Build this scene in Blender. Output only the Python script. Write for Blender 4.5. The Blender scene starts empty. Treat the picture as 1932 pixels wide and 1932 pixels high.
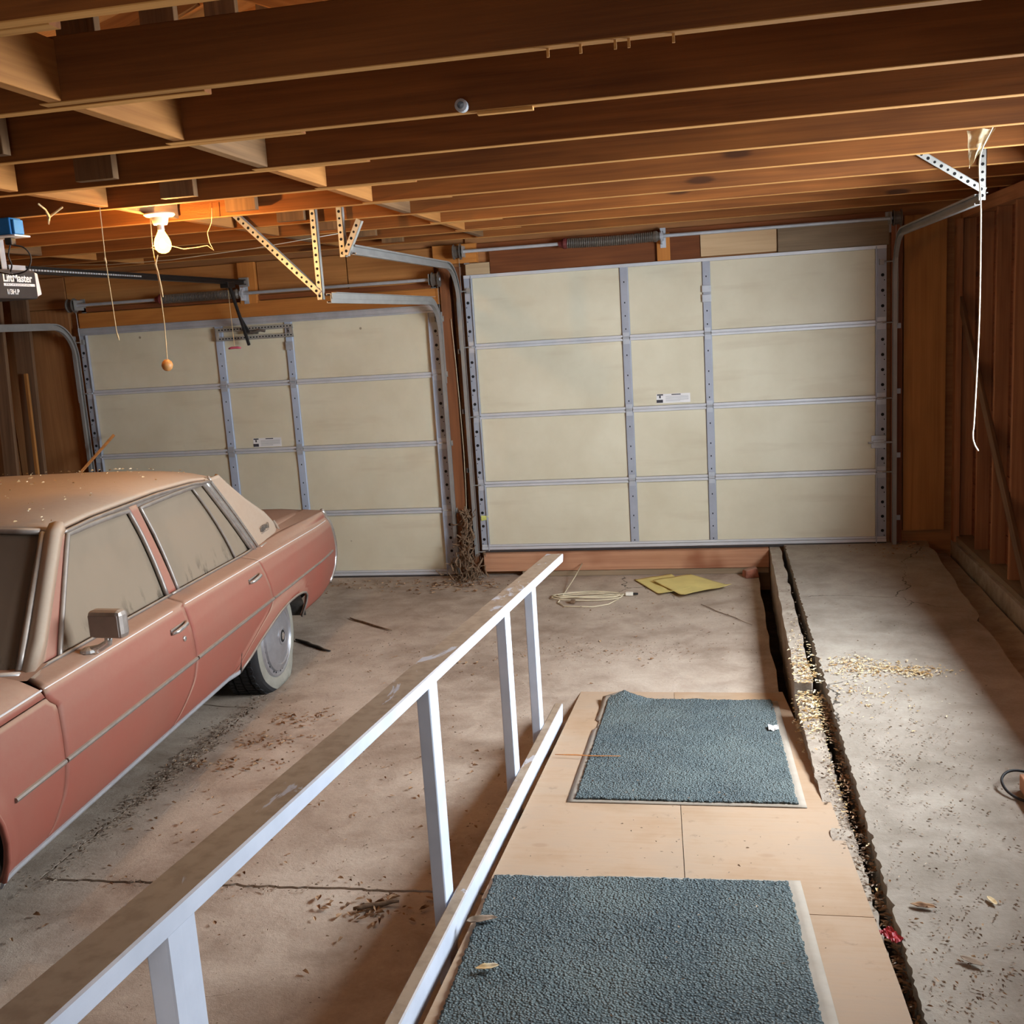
import bpy, bmesh, math, random
from mathutils import Vector, Matrix, noise
random.seed(7)
sc = bpy.context.scene
COL = sc.collection

# ------------------------------------------------------------------ camera
FPX = 1965.0
cam_d = bpy.data.cameras.new('camera')
cam_d.sensor_fit = 'HORIZONTAL'; cam_d.sensor_width = 36.0
cam_d.lens = FPX / 1932.0 * 36.0
cam_d.clip_start = 0.02; cam_d.clip_end = 200
cam = bpy.data.objects.new('camera', cam_d); COL.objects.link(cam)
_yaw, _pitch, _roll = -.1996, .1799, -.0638
_fw = Vector((math.sin(_yaw)*math.cos(_pitch), math.cos(_yaw)*math.cos(_pitch), -math.sin(_pitch)))
_rt = _fw.cross(Vector((0, 0, 1))).normalized(); _up = _rt.cross(_fw)
_r2 = _rt*math.cos(_roll)+_up*math.sin(_roll); _u2 = -_rt*math.sin(_roll)+_up*math.cos(_roll)
_m = Matrix((_r2, _u2, -_fw)).transposed().to_4x4(); _m.translation = Vector((.77, -7.88, 1.965))
cam.matrix_world = _m
sc.camera = cam

# ------------------------------------------------------------------ world and light
wd = bpy.data.worlds.new('world'); sc.world = wd; wd.use_nodes = True
bg = wd.node_tree.nodes['Background']; bg.inputs[0].default_value = (.62, .78, 1.0, 1); bg.inputs[1].default_value = 0.35

def area(name, loc, rot, sx, sy, power, col):
    d = bpy.data.lights.new(name, 'AREA'); d.shape = 'RECTANGLE'; d.size = sx; d.size_y = sy
    d.energy = power; d.color = col
    o = bpy.data.objects.new(name, d); COL.objects.link(o); o.location = loc; o.rotation_euler = rot
    return o
# daylight through the wide window in the right wall (under the eaves), and through the house door behind the camera
area('side_window_daylight', (4.0, -5.2, 2.5), (0, math.radians(90), 0), 3.4, 9.0, 2700, (.82, .91, 1.0))
area('house_doorway_daylight', (.55, -8.66, 1.50), (math.radians(90), 0, 0), 1.0, 2.0, 14, (1.0, .97, .95))
FILAMENT_STRENGTH = 2300.0

vs = sc.view_settings
vs.view_transform = 'Standard'; vs.look = 'None'; vs.gamma = 1.0; vs.use_curve_mapping = False
vs.exposure = 0.55

# ------------------------------------------------------------------ helpers
W = {}
def link(o, parent=None, mw=None):
    COL.objects.link(o)
    mw = mw.copy() if mw is not None else Matrix.Identity(4)
    if parent is not None:
        o.parent = parent; o.matrix_parent_inverse = W[parent].inverted()
    o.matrix_basis = mw; W[o] = mw
    return o
def tag(o, label=None, cat=None, group=None, kind=None):
    if label: o['label'] = label
    if cat: o['category'] = cat
    if group: o['group'] = group
    if kind: o['kind'] = kind
    return o
def empty(name, loc=(0, 0, 0), rz=0, label=None, cat=None, group=None, kind=None, parent=None):
    o = bpy.data.objects.new(name, None); o.empty_display_size = .1
    link(o, parent, Matrix.Translation(loc) @ Matrix.Rotation(rz, 4, 'Z'))
    return tag(o, label, cat, group, kind)
def lerp(a, b, t): return a+(b-a)*t
def interp(pts, x):
    if x <= pts[0][0]: return pts[0][1]
    for (a, b), (c, d) in zip(pts, pts[1:]):
        if x <= c: return b+(d-b)*(x-a)/(c-a) if c > a else d
    return pts[-1][1]

def smooth(pts, n=6):
    P = [Vector(p) for p in pts]; P = [P[0]*2-P[1]]+P+[P[-1]*2-P[-2]]; out = []
    for i in range(1, len(P)-2):
        for k in range(n):
            t = k/n; a, b, c, d = P[i-1], P[i], P[i+1], P[i+2]
            out.append(.5*((2*b)+(c-a)*t+(2*a-5*b+4*c-d)*t*t+(3*b-a-3*c+d)*t**3))
    out.append(P[-2]); return out

class MB:
    def __init__(s): s.v = []; s.f = []
    def add(s, vs_, fs):
        n = len(s.v); s.v += [tuple(p) for p in vs_]; s.f += [tuple(i+n for i in f) for f in fs]; return s
    def box(s, a, b, m=None):
        (x0, y0, z0), (x1, y1, z1) = a, b
        P = [Vector(p) for p in ((x0, y0, z0), (x1, y0, z0), (x1, y1, z0), (x0, y1, z0), (x0, y0, z1), (x1, y0, z1), (x1, y1, z1), (x0, y1, z1))]
        if m is not None: P = [m @ p for p in P]
        return s.add(P, [(0, 3, 2, 1), (4, 5, 6, 7), (0, 1, 5, 4), (1, 2, 6, 5), (2, 3, 7, 6), (3, 0, 4, 7)])
    def hexa(s, P):      # 8 points, bottom ring then top ring
        return s.add(P, [(0, 3, 2, 1), (4, 5, 6, 7), (0, 1, 5, 4), (1, 2, 6, 5), (2, 3, 7, 6), (3, 0, 4, 7)])
    def tube(s, pts, r, n=8, closed=False, cap=True, prof=None):
        pts = [Vector(p) for p in pts]; N = len(pts)
        t0 = (pts[1]-pts[0]).normalized()
        ref = Vector((0, 0, 1)) if abs(t0.z) < .9 else Vector((1, 0, 0))
        nrm = (ref-t0*ref.dot(t0)).normalized(); rings = []
        for i in range(N):
            if closed: t = (pts[(i+1) % N]-pts[i-1]).normalized()
            elif i == 0: t = t0
            elif i == N-1: t = (pts[-1]-pts[-2]).normalized()
            else: t = (pts[i+1]-pts[i-1]).normalized()
            nrm = (nrm-t*nrm.dot(t))
            nrm = nrm.normalized() if nrm.length > 1e-6 else t.orthogonal().normalized()
            bn = t.cross(nrm); rr = r[i] if isinstance(r, (list, tuple)) else r
            if prof: rings.append([pts[i]+nrm*(a)+bn*(b) for a, b in prof])
            else: rings.append([pts[i]+(nrm*math.cos(2*math.pi*k/n)+bn*math.sin(2*math.pi*k/n))*rr for k in range(n)])
        k = len(rings[0]); base = len(s.v)
        for rg in rings: s.v += [tuple(p) for p in rg]
        M = N if closed else N-1
        for i in range(M):
            for j in range(k):
                a = base+i*k+j; b = base+i*k+(j+1) % k; c = base+((i+1) % N)*k+(j+1) % k; d = base+((i+1) % N)*k+j
                s.f.append((a, b, c, d))
        if cap and not closed:
            s.f.append(tuple(base+j for j in range(k))[::-1]); s.f.append(tuple(base+(N-1)*k+j for j in range(k)))
        return s
    def lathe(s, prof, n=32, m=None, cap0=True, cap1=True):   # prof (r, z) about local Z
        base = len(s.v); k = len(prof)
        for i in range(n):
            a = 2*math.pi*i/n
            for r, z in prof:
                p = Vector((r*math.cos(a), r*math.sin(a), z)); s.v.append(tuple(m @ p if m is not None else p))
        for i in range(n):
            for j in range(k-1):
                s.f.append((base+i*k+j, base+((i+1) % n)*k+j, base+((i+1) % n)*k+j+1, base+i*k+j+1))
        if cap0 and prof[0][0] > 1e-6: s.f.append(tuple(base+i*k for i in range(n))[::-1])
        if cap1 and prof[-1][0] > 1e-6: s.f.append(tuple(base+i*k+k-1 for i in range(n)))
        return s
    def grid(s, nu, nv, fn, flip=False):
        base = len(s.v)
        for i in range(nu+1):
            for j in range(nv+1): s.v.append(tuple(fn(i/nu, j/nv)))
        for i in range(nu):
            for j in range(nv):
                q = (base+i*(nv+1)+j, base+(i+1)*(nv+1)+j, base+(i+1)*(nv+1)+j+1, base+i*(nv+1)+j+1)
                s.f.append(q[::-1] if flip else q)
        return s
    def mesh(s, name, smooth=False, merge=False, recalc=False):
        me = bpy.data.meshes.new(name); me.from_pydata(s.v, [], s.f)
        if merge or recalc:
            bm = bmesh.new(); bm.from_mesh(me)
            if merge: bmesh.ops.remove_doubles(bm, verts=bm.verts, dist=1e-5)
            if recalc: bmesh.ops.recalc_face_normals(bm, faces=bm.faces)
            bm.to_mesh(me); bm.free()
        if smooth: me.polygons.foreach_set('use_smooth', [True]*len(me.polygons))
        me.update(); return me
    def build(s, name, mat, parent=None, mw=None, smooth=False, merge=False, recalc=False, bevel=0, solid=0, sharp=None, solid_off=-1):
        me = s.mesh(name, smooth, merge, recalc); me.materials.append(mat)
        o = link(bpy.data.objects.new(name, me), parent, mw)
        if solid:
            md = o.modifiers.new('solid', 'SOLIDIFY'); md.thickness = solid; md.offset = solid_off
        if bevel:
            md = o.modifiers.new('bevel', 'BEVEL'); md.width = bevel; md.segments = 2; md.limit_method = 'ANGLE'; md.angle_limit = math.radians(40)
        if sharp is not None and smooth:
            me.set_sharp_from_angle(angle=math.radians(sharp))
        return o

_bc = {}
def board(name, p0, p1, w, h, mat, parent=None, up=(0, 0, 1), bevel=.002, kind=None, under=None):
    """timber of section w (sideways) x h (along up) whose centre line runs p0 -> p1; local X is the grain"""
    p0 = Vector(p0); p1 = Vector(p1); d = p1-p0; Ln = d.length; x = d.normalized()
    u = Vector(up); u = (u-x*u.dot(x)).normalized(); y = u.cross(x)
    m = Matrix((x, y, u)).transposed().to_4x4(); m.translation = (p0+p1)/2
    key = (round(Ln, 3), round(w, 4), round(h, 4), mat.name, bevel, under.name if under else '')
    if key not in _bc:
        b = bevel; X, Y, Z = Ln/2, w/2, h/2
        mb = MB()
        # chamfered long edges: octagonal section
        sec = [(-Y+b, -Z), (Y-b, -Z), (Y, -Z+b), (Y, Z-b), (Y-b, Z), (-Y+b, Z), (-Y, Z-b), (-Y, -Z+b)]
        mb.v = [(-X, a, c) for a, c in sec]+[(X, a, c) for a, c in sec]
        mb.f = [tuple(range(8))[::-1], tuple(range(8, 16))]+[(i, (i+1) % 8, 8+(i+1) % 8, 8+i) for i in range(8)]
        me = mb.mesh(name, recalc=True); me.materials.append(mat)
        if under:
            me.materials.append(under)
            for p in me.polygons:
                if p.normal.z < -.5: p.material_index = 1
        _bc[key] = me
    o = link(bpy.data.objects.new(name, _bc[key]), parent, m)
    if kind: o['kind'] = kind
    return o
def bbox(name, a, b, mat, parent=None, grain='x', bevel=.002, under=None):
    """axis-aligned board between corners a, b with grain along an axis"""
    a = Vector(a); b = Vector(b); c = (a+b)/2; s = b-a
    if grain == 'x': return board(name, (a.x, c.y, c.z), (b.x, c.y, c.z), s.y, s.z, mat, parent, (0, 0, 1), bevel, under=under)
    if grain == 'y': return board(name, (c.x, a.y, c.z), (c.x, b.y, c.z), s.x, s.z, mat, parent, (0, 0, 1), bevel)
    return board(name, (c.x, c.y, a.z), (c.x, c.y, b.z), s.x, s.y, mat, parent, (0, 1, 0), bevel)

# ------------------------------------------------------------------ materials
def lin(c):
    return tuple(((x/255)/12.92 if x/255 <= .04045 else ((x/255+.055)/1.055)**2.4) for x in c)+(1.0,)
class NT:
    def __init__(s, name):
        s.m = bpy.data.materials.new(name); s.m.use_nodes = True; s.t = s.m.node_tree; s.n = s.t.nodes
        s.p = s.n['Principled BSDF']; s.out = s.n['Material Output']
    def new(s, typ, **kw):
        nd = s.n.new(typ)
        for k, v in kw.items():
            if isinstance(k, str) and hasattr(nd, k): setattr(nd, k, v)
        return nd
    def L(s, a, b): s.t.links.new(a, b)
    def val(s, sock, v):
        if hasattr(v, 'is_output'): s.L(v, sock)
        else: sock.default_value = v
    def coord(s, scale=(1, 1, 1), kind='Object', rnd=True):
        tc = s.new('ShaderNodeTexCoord'); mp = s.new('ShaderNodeMapping'); mp.inputs['Scale'].default_value = scale
        s.L(tc.outputs[kind], mp.inputs['Vector'])
        if rnd:
            oi = s.new('ShaderNodeObjectInfo'); mu = s.math('MULTIPLY', oi.outputs['Random'], 37.0)
            cb = s.new('ShaderNodeCombineXYZ'); s.L(mu, cb.inputs[0]); s.L(mu, cb.inputs[1]); s.L(mu, cb.inputs[2])
            s.L(cb.outputs[0], mp.inputs['Location'])
        return mp.outputs[0]
    def noise(s, vec, scale, detail=4, rough=.55, dist=0):
        nd = s.new('ShaderNodeTexNoise'); s.L(vec, nd.inputs['Vector']); nd.inputs['Scale'].default_value = scale
        nd.inputs['Detail'].default_value = detail; nd.inputs['Roughness'].default_value = rough; nd.inputs['Distortion'].default_value = dist
        return nd.outputs['Fac']
    def voro(s, vec, scale, feat='F1', rnd=1.0):
        nd = s.new('ShaderNodeTexVoronoi'); nd.feature = feat; s.L(vec, nd.inputs['Vector']); nd.inputs['Scale'].default_value = scale
        nd.inputs['Randomness'].default_value = rnd
        return nd.outputs['Distance']
    def math(s, op, a, b=None, clamp=False):
        nd = s.new('ShaderNodeMath'); nd.operation = op; nd.use_clamp = clamp
        s.val(nd.inputs[0], a)
        if b is not None: s.val(nd.inputs[1], b)
        return nd.outputs[0]
    def ramp(s, fac, stops, interp='LINEAR'):
        nd = s.new('ShaderNodeValToRGB'); e = nd.color_ramp.elements; nd.color_ramp.interpolation = interp
        while len(e) < len(stops): e.new(.5)
        for el, (p, c) in zip(e, stops):
            el.position = p; el.color = c if len(c) == 4 else tuple(c)+(1,)
        s.L(fac, nd.inputs[0]); return nd.outputs[0]
    def sm(s, fac, a, b):   # smooth 0..1 map
        nd = s.new('ShaderNodeMapRange'); nd.interpolation_type = 'SMOOTHSTEP'; s.L(fac, nd.inputs[0])
        nd.inputs[1].default_value = a; nd.inputs[2].default_value = b; return nd.outputs[0]
    def mix(s, fac, a, b, mode='MIX'):
        nd = s.new('ShaderNodeMix'); nd.data_type = 'RGBA'; nd.blend_type = mode
        s.val(nd.inputs[0], fac); s.val(nd.inputs[6], a); s.val(nd.inputs[7], b); return nd.outputs[2]
    def bump(s, h, strength=.3, dist=.01, prev=None):
        nd = s.new('ShaderNodeBump'); s.L(h, nd.inputs['Height']); nd.inputs['Strength'].default_value = strength; nd.inputs['Distance'].default_value = dist
        if prev is not None: s.L(prev, nd.inputs['Normal'])
        return nd.outputs[0]
    def nz(s):
        g = s.new('ShaderNodeNewGeometry'); sp = s.new('ShaderNodeSeparateXYZ'); s.L(g.outputs['Normal'], sp.inputs[0]); return sp.outputs[2]
    def set(s, col=None, rough=None, metal=None, normal=None, spec=None):
        if col is not None: s.val(s.p.inputs['Base Color'], col)
        if rough is not None: s.val(s.p.inputs['Roughness'], rough)
        if metal is not None: s.val(s.p.inputs['Metallic'], metal)
        if normal is not None: s.L(normal, s.p.inputs['Normal'])
        if spec is not None: s.p.inputs['Specular IOR Level'].default_value = spec
        return s.m
DUST = lin((178, 160, 138))

def wood(name, dark, light, knots=True, dust=0, rough=.75, grain=.5, stain=None):
    t = NT(name)
    c = t.coord((.35, 5, 5)); c2 = t.coord((1.6, 70, 70))
    n1 = t.noise(c, 1.0, 2, .5, .4)
    ring = t.math('SINE', t.math('MULTIPLY', n1, 46.0))
    ring = t.math('ADD', t.math('MULTIPLY', ring, .5), .5)
    fine = t.noise(c2, 1.0, 4, .65)
    blotch = t.noise(t.coord((.9, 2.2, 2.2)), 1.6, 3, .6)
    f = t.math('ADD', t.math('MULTIPLY', ring, .20*grain), t.math('MULTIPLY', fine, .42))
    f = t.math('ADD', f, t.math('MULTIPLY', blotch, .42))
    col = t.ramp(f, [(.22, lin(dark)), (.72, lin(light))])
    # slight board-to-board tone
    oi = t.new('ShaderNodeObjectInfo')
    tone = t.math('ADD', t.math('MULTIPLY', oi.outputs['Random'], .5), .75)
    cb = t.new('ShaderNodeCombineColor'); [t.L(tone, cb.inputs[i]) for i in range(3)]
    col = t.mix(.55, col, t.mix(1.0, col, cb.outputs[0], 'MULTIPLY'))
    if knots:
        kv = t.voro(t.coord((1.15, 4.2, 4.2)), 1.0)
        wob = t.math('ADD', kv, t.math('MULTIPLY', fine, .05))
        k = t.sm(wob, .13, .075)
        dk = tuple(x*.28 for x in lin(dark)[:3])+(1,)
        col = t.mix(t.math('MULTIPLY', k, .85), col, dk)
        halo = t.sm(wob, .30, .12)
        col = t.mix(t.math('MULTIPLY', halo, .25), col, lin(dark))
    if stain:
        sv = t.noise(t.coord((1.4, 1.4, 1.4)), 1.1, 3, .6)
        col = t.mix(t.math('MULTIPLY', t.sm(sv, .5, .68), .7), col, lin(stain))
    if dust:
        d = t.sm(t.nz(), .45, .9); nn = t.noise(t.coord((1, 1, 1), rnd=True), 6, 5, .6)
        d = t.math('MULTIPLY', d, t.math('ADD', t.math('MULTIPLY', t.sm(nn, .25, .5), .25), .75))
        col = t.mix(t.math('MULTIPLY', d, dust), col, DUST)
    b = t.bump(t.math('ADD', fine, t.math('MULTIPLY', ring, .4)), .22, .004)
    return t.set(col, rough, 0, b, .25)

M = {}
M['joist'] = wood('old_joist_timber', (84, 45, 15), (150, 90, 38))
M['joist_edge'] = wood('pale_joist_edge', (160, 110, 54), (204, 152, 86), knots=False)  # joist undersides get a paler wood than the side faces
M['joist_light'] = wood('pale_blocking_timber', (128, 80, 36), (186, 128, 68))
M['web'] = wood('grey_web_timber', (80, 58, 38), (140, 105, 70))
M['sheath'] = wood('roof_sheathing_ply', (140, 85, 38), (200, 135, 70), knots=False)
M['stud'] = wood('dark_stud_timber', (120, 74, 46), (184, 126, 84))
M['sheathdark'] = wood('red_brown_sheathing', (96, 54, 36), (150, 92, 60))
M['ply_wall'] = wood('orange_wall_ply', (138, 90, 46), (184, 128, 72), knots=False)
M['ply_dark'] = wood('brown_wall_ply', (128, 84, 48), (170, 118, 72), knots=False)
M['header'] = wood('orange_header_timber', (160, 96, 42), (205, 136, 66))
M['header_dark'] = wood('red_brown_header', (92, 50, 26), (138, 80, 42), knots=False)
M['ply_pale'] = wood('pale_ply_scrap', (170, 140, 105), (205, 178, 140), knots=False)
M['board_grey'] = wood('weathered_grey_board', (110, 92, 72), (160, 138, 110), knots=False)
M['doorbeam'] = wood('pink_fir_beam', (165, 112, 82), (208, 158, 122), stain=(120, 62, 34))
M['jamb'] = wood('jamb_timber', (92, 54, 32), (140, 88, 54))
M['leanboard'] = wood('brown_leaning_board', (84, 60, 42), (135, 102, 74))

def concrete(name, c1, c2, dustc, scale=1.0, crackcol=None):
    t = NT(name); c = t.coord((1, 1, 1), rnd=False)
    big = t.noise(c, .9*scale, 4, .6, .3); mid = t.noise(c, 5*scale, 6, .65, .4); fine = t.noise(c, 60*scale, 5, .7); grit = t.noise(c, 220, 2, .6)
    col = t.ramp(t.math('ADD', t.math('MULTIPLY', big, .55), t.math('MULTIPLY', mid, .45)), [(.36, lin(c1)), (.50, lin(dustc)), (.64, lin(c2))])
    sp = t.sm(t.noise(t.coord((1, 1, 1), rnd=False), 34, 3, .7, 1.2), .66, .74)
    col = t.mix(t.math('MULTIPLY', sp, .5), col, tuple(x*.45 for x in lin(c1)[:3])+(1,))
    wv = t.sm(t.noise(t.coord((2, 9, 2), rnd=False), 2.4, 6, .75, 1.0), .60, .72)
    col = t.mix(t.math('MULTIPLY', wv, .28), col, tuple(min(1, x*1.35) for x in lin(c2)[:3])+(1,))
    col = t.mix(t.math('MULTIPLY', t.math('SUBTRACT', fine, .35), .5, True), col, tuple(x*.6 for x in lin(c1)[:3])+(1,))
    # hair cracks
    wob = t.new('ShaderNodeMapping'); t.L(c, wob.inputs[0])
    nd = t.new('ShaderNodeTexNoise'); t.L(c, nd.inputs['Vector']); nd.inputs['Scale'].default_value = 2.5; nd.inputs['Detail'].default_value = 6
    ma = t.new('ShaderNodeVectorMath'); ma.operation = 'MULTIPLY_ADD'; t.L(nd.outputs['Color'], ma.inputs[0]); ma.inputs[1].default_value = (.45, .45, .45); t.L(c, ma.inputs[2])
    ed = t.voro(ma.outputs[0], .75, 'DISTANCE_TO_EDGE'); cr = t.sm(ed, .004, .001)
    gate = t.sm(t.noise(c, .8, 2), .56, .66); cr = t.math('MULTIPLY', cr, gate)
    col = t.mix(t.math('MULTIPLY', cr, .75), col, (.02, .015, .01, 1))
    h = t.math('ADD', t.math('MULTIPLY', mid, .6), t.math('MULTIPLY', fine, .25))
    b = t.bump(h, .5, .02); b = t.bump(grit, .25, .003, b); b = t.bump(t.math('MULTIPLY', cr, -1.0), .6, .01, b)
    return t.set(col, .95, 0, b, .1)
M['floor'] = concrete('dusty_floor_concrete', (150, 131, 114), (202, 186, 168), (182, 164, 146))
M['slab'] = concrete('pale_slab_concrete', (134, 123, 109), (180, 170, 155), (160, 149, 135))
M['curb'] = concrete('rough_curb_concrete', (140, 126, 110), (192, 180, 162), (170, 156, 140), 2.5)
M['soil'] = concrete('dark_soil', (40, 28, 18), (82, 60, 40), (58, 42, 28), 3)
M['block'] = concrete('grey_block_concrete', (120, 110, 96), (165, 152, 136), (145, 134, 118), 2)

def plain(name, col, rough=.6, metal=0, var=.12, bump=.0, dust=0, spec=.5, scale=8, col2=None):
    t = NT(name); c = t.coord()
    n = t.noise(c, scale, 5, .62)
    base = lin(col); dk = tuple(x*(1-var*2.2) for x in base[:3])+(1,)
    lt = tuple(min(1, x*(1+var)) for x in base[:3])+(1,)
    cc = t.ramp(n, [(.3, dk), (.7, lt)])
    if col2: cc = t.mix(t.sm(t.noise(c, scale*.4, 4), .5, .66), cc, lin(col2))
    if dust:
        d = t.sm(t.nz(), .2, .85); nn = t.noise(c, 14, 5, .65)
        d = t.math('MULTIPLY', d, t.math('ADD', t.math('MULTIPLY', t.sm(nn, .2, .55), .3), .7))
        d = t.math('MULTIPLY', d, dust)
        cc = t.mix(d, cc, DUST)
        rr = t.math('ADD', rough, t.math('MULTIPLY', d, .95-rough)); mm = t.math('MULTIPLY', metal, t.math('SUBTRACT', 1.0, d))
        t.set(None, rr, mm)
    else: t.set(None, rough, metal)
    b = t.bump(t.noise(c, scale*14, 4), bump, .003) if bump else None
    return t.set(cc, normal=b, spec=spec)
M['galv'] = plain('galvanised_steel', (182, 186, 192), .42, .3, .08, dust=.3, scale=7)
M['galv_dark'] = plain('dull_track_steel', (150, 148, 144), .45, .3, .08, dust=.5, scale=5)
M['stile_steel'] = plain('grey_stile_steel', (160, 164, 174), .5, .15, .06, dust=.2, scale=5)
M['stile_bright'] = plain('blue_grey_stile_steel', (178, 190, 208), .45, .12, .05, dust=.1, scale=5)
M['rib'] = plain('pale_rib_steel', (200, 200, 202), .42, .12, .05, dust=.3, scale=5)
M['perf'] = plain('perforated_angle_steel', (178, 176, 168), .45, .4, .08, scale=20)
M['black_metal'] = plain('black_painted_steel', (30, 26, 24), .5, .3, .15, dust=.25)
M['hole'] = plain('dark_hole', (10, 9, 8), .9, 0, .1)
M['rubber_seal'] = plain('dark_door_seal', (58, 52, 50), .8, 0, .15, dust=.3)
M['spring'] = plain('oily_spring_steel', (104, 96, 88), .5, .4, .15, dust=.4)
M['redpaint'] = plain('red_cone_paint', (120, 50, 45), .6, .2, .2)

def door_panel():
    t = NT('cream_door_skin'); c = t.coord()
    n = t.noise(c, 2.2, 5, .6); col = t.ramp(n, [(.3, lin((200, 191, 165))), (.7, lin((214, 207, 183)))])
    sc_ = t.sm(t.noise(t.coord((1.2, 1, 3.5)), 5.5, 6, .8, 1.5), .70, .76)
    col = t.mix(t.math('MULTIPLY', sc_, .35), col, lin((140, 126, 100)))
    spk = t.sm(t.voro(t.coord((1, 1, 1)), 4.2), .055, .03)
    g = t.sm(t.noise(c, 1.4, 2), .5, .6); col = t.mix(t.math('MULTIPLY', t.math('MULTIPLY', spk, g), .7), col, lin((92, 72, 50)))
    st = t.sm(t.noise(t.coord((.8, 1, 5)), 1.5, 3), .56, .7); col = t.mix(t.math('MULTIPLY', st, .18), col, lin((170, 150, 122)))
    return t.set(col, .62, 0, t.bump(t.noise(c, 90, 3), .06, .002), .3)
M['panel'] = door_panel()

def rail_paint():
    t = NT('dusty_white_paint'); c = t.coord((1, 1, 1)); c2 = t.coord((1.5, 60, 60))
    f = t.noise(c2, 1, 3); n = t.noise(c, 7, 5)
    col = t.ramp(n, [(.3, lin((190, 198, 212))), (.7, lin((208, 215, 228)))])
    d = t.sm(t.nz(), .5, .85)
    scr = t.noise(t.coord((3.2, 9, 9)), 1.0, 5, .65, .8); keep = t.math('SUBTRACT', 1.0, t.math('MULTIPLY', t.sm(scr, .60, .63), .55))
    dirt = t.mix(t.sm(t.noise(c, 26, 4), .4, .7), lin((158, 138, 116)), lin((140, 120, 100)))
    col = t.mix(t.math('MULTIPLY', d, keep), col, dirt)
    chip = t.sm(t.noise(t.coord((6, 40, 40)), 1.0, 4, .7), .74, .78); col = t.mix(t.math('MULTIPLY', chip, .7), col, lin((120, 104, 96)))
    return t.set(col, .6, 0, t.bump(f, .12, .003), .35)
M['railpaint'] = rail_paint()

def ply_ramp():
    t = NT('dusty_ramp_ply'); c = t.coord((1, 1, 1)); c2 = t.coord((3, 60, 60))
    n = t.noise(c, 2.2, 5, .6); f = t.noise(c2, 1, 3); g = t.noise(c, 16, 5, .7, .8)
    col = t.ramp(t.math('ADD', t.math('MULTIPLY', n, .8), t.math('MULTIPLY', f, .2)), [(.3, lin((166, 134, 102))), (.52, lin((178, 152, 126))), (.72, lin((170, 149, 128)))])
    col = t.mix(t.math('MULTIPLY', t.sm(g, .6, .72), .35), col, lin((120, 98, 80)))
    k = t.sm(t.voro(t.coord((1.5, 2.4, 1)), 1.7), .10, .05); col = t.mix(t.math('MULTIPLY', k, .35), col, lin((150, 116, 88)))
    return t.set(col, .85, 0, t.bump(t.math('ADD', g, f), .12, .004), .2)
M['rampply'] = ply_ramp()

def carpet():
    t = NT('grey_green_carpet'); c = t.coord((1, 1, 1), rnd=True)
    v = t.voro(c, 130); n = t.noise(c, 3, 4, .6); n2 = t.noise(c, 95, 3, .7)
    col = t.ramp(t.math('ADD', t.math('MULTIPLY', v, .9), t.math('MULTIPLY', n2, .5)), [(.22, lin((144, 153, 151))), (.75, lin((78, 88, 90)))])
    col = t.mix(t.math('MULTIPLY', t.sm(n, .35, .7), .3), col, lin((132, 142, 136)))
    h = t.math('ADD', t.math('MULTIPLY', v, -1.0), t.math('MULTIPLY', n2, .6))
    return t.set(col, .95, 0, t.bump(h, .9, .008), .1)
M['carpet'] = carpet()
M['matrubber'] = plain('grey_mat_rubber', (150, 144, 134), .85, 0, .12, dust=.5, scale=10)

def carpaint(name, base, dustc, topdust=.95, sidedust=.32):
    t = NT(name); c = t.coord((1, 1, 1), rnd=False)
    n = t.noise(c, 2.2, 5, .6); nf = t.noise(c, 40, 4, .7)
    col = t.mix(t.sm(n, .35, .7), lin(base), tuple(x*.86 for x in lin(base)[:3])+(1,))
    d = t.sm(t.nz(), -.12, .55)
    lo = t.math('MULTIPLY', t.math('ADD', .55, t.math('MULTIPLY', n, .9)), sidedust)
    dd = t.math('ADD', lo, t.math('MULTIPLY', d, topdust-sidedust), True)
    dd = t.math('MULTIPLY', dd, t.math('ADD', .8, t.math('MULTIPLY', nf, .4)), True)
    col = t.mix(dd, col, lin(dustc))
    r = t.math('ADD', .38, t.math('MULTIPLY', dd, .55))
    return t.set(col, r, 0, None, .4)
M['carpaint'] = carpaint('dusty_salmon_paint', (138, 50, 40), (168, 136, 114), .95, .26)
M['vinyl'] = carpaint('dusty_tan_vinyl', (142, 104, 76), (180, 162, 142), 1.0, .45)
M['chrome'] = plain('dusty_chrome', (205, 203, 200), .25, .85, .06, dust=.55, scale=20)
M['dullchrome'] = plain('dust_coated_chrome', (150, 140, 132), .45, .6, .1, dust=.7, scale=20)

def dustglass(name, dustc, amt):
    t = NT(name); c = t.coord((1, 1, 1), rnd=False)
    n = t.noise(c, 1.6, 4, .6); sp = t.new('ShaderNodeSeparateXYZ'); t.L(c, sp.inputs[0])
    col = t.mix(t.sm(n, .35, .7), lin(dustc), tuple(x*.84 for x in lin(dustc)[:3])+(1,))
    wipe = t.noise(t.coord((7, 7, 2.2), rnd=False), 1.5, 5, .7)
    thin = t.math('MULTIPLY', t.sm(wipe, .50, .62), t.sm(sp.outputs[2], .93, .80))
    a = t.math('SUBTRACT', amt, t.math('MULTIPLY', thin, .55))
    gl = t.new('ShaderNodeBsdfGlass'); gl.inputs['Color'].default_value = (.55, .62, .66, 1); gl.inputs['Roughness'].default_value = .15; gl.inputs['IOR'].default_value = 1.1
    t.set(col, .95, 0, None, .1)
    mx = t.new('ShaderNodeMixShader'); t.L(a, mx.inputs[0]); t.L(gl.outputs[0], mx.inputs[1]); t.L(t.p.outputs[0], mx.inputs[2]); t.L(mx.outputs[0], t.out.inputs[0])
    return t.m
M['sideglass'] = dustglass('dust_coated_side_glass', (138, 123, 105), .97)
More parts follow.
